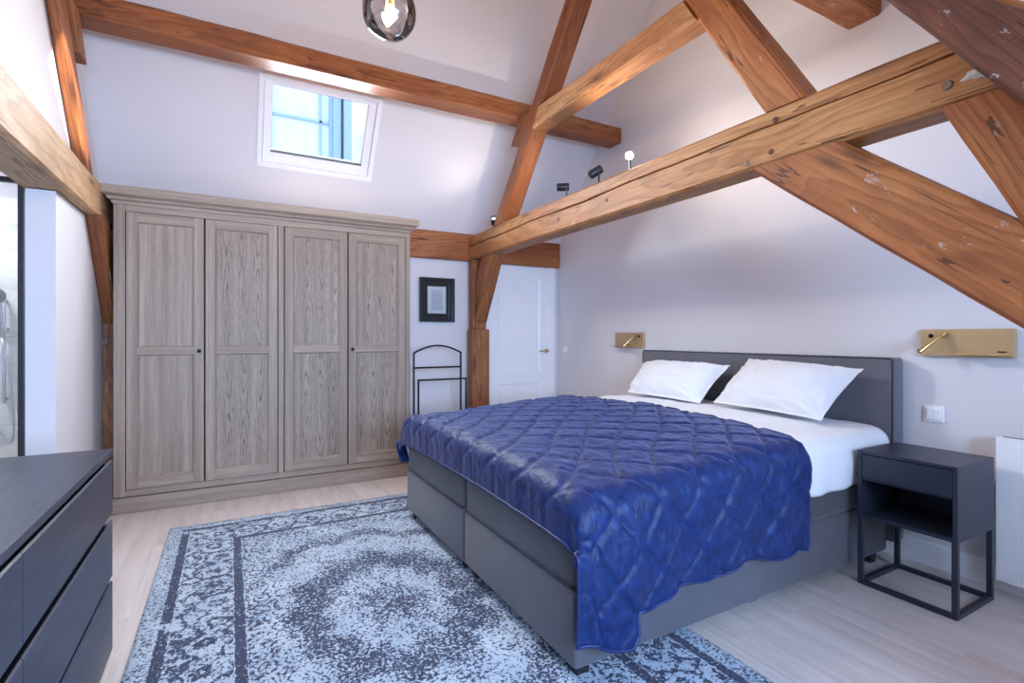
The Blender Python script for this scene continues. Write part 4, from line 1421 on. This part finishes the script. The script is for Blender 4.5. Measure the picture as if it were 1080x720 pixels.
light('spot_glow', 'SPOT', (2.08, 2.33, 2.31), 6, (1.0, 0.86, 0.70), aim=(1.0, 1.1, 1.8), spot_size=math.radians(120), spot_blend=0.8, shadow_soft_size=0.02)
light('spot_up', 'SPOT', (2.21, 2.725, 2.345), 34, (1.0, 0.86, 0.74), aim=(3.0, 1.7, 3.4), spot_size=math.radians(170), spot_blend=1.0, shadow_soft_size=0.02)
light('spot_level', 'SPOT', (2.125, 3.162, 2.315), 14, (1.0, 0.86, 0.72), aim=(1.2, 4.3, 2.9), spot_size=math.radians(140), spot_blend=0.9, shadow_soft_size=0.02)
light('spot_far', 'SPOT', (2.12, 4.225, 2.33), 9, (1.0, 0.90, 0.80), aim=(0.9, 3.3, 3.0), spot_size=math.radians(165), spot_blend=1.0, shadow_soft_size=0.03)
light('bathroom_fill', 'AREA', (-1.7, 4.0, 2.28), 30, (0.86, 0.92, 1.0), aim=(-1.7, 4.0, 0), shape='DISK', size=0.5)  # added fill light to brighten the shower corner, no fixture there
# spot lamp as low sun, through the added slit of the rear slope
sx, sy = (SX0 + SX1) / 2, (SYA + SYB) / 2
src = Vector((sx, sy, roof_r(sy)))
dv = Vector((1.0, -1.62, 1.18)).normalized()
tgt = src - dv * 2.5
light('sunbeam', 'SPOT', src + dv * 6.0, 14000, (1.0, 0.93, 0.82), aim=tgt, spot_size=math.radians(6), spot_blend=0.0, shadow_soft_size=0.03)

W = bpy.data.worlds.new('sky')
S.world = W
W.use_nodes = True
nt = W.node_tree
nt.nodes.clear()
wo = nt.nodes.new('ShaderNodeOutputWorld')
bg = nt.nodes.new('ShaderNodeBackground')
bg.inputs['Color'].default_value = (0.84, 0.92, 1.0, 1)
bg.inputs['Strength'].default_value = 2.3
nt.links.new(bg.outputs[0], wo.inputs[0])

# ------------------------------------------------------------------ camera
cam = bpy.data.cameras.new('camera')
cam.sensor_width = 36
cam.lens = 36 * 537 / 1080
cam.shift_y = -5 / 1080
cam.clip_start = 0.02
co = bpy.data.objects.new('camera', cam)
COL.objects.link(co)
co.location = (0, 0, 1.2)
co.rotation_euler = (math.radians(90), 0, -math.atan2(297, 537))
S.camera = co

S.view_settings.view_transform = 'Standard'
S.view_settings.look = 'None'
S.view_settings.exposure = 0.24
S.view_settings.gamma = 1.0
S.view_settings.use_curve_mapping = False
cy = S.cycles
cy.max_bounces = 12
cy.diffuse_bounces = 6
cy.glossy_bounces = 4
cy.transparent_max_bounces = 12
cy.caustics_reflective = False
cy.caustics_refractive = False
cy.sample_clamp_indirect = 6.0
cy.use_denoising = True
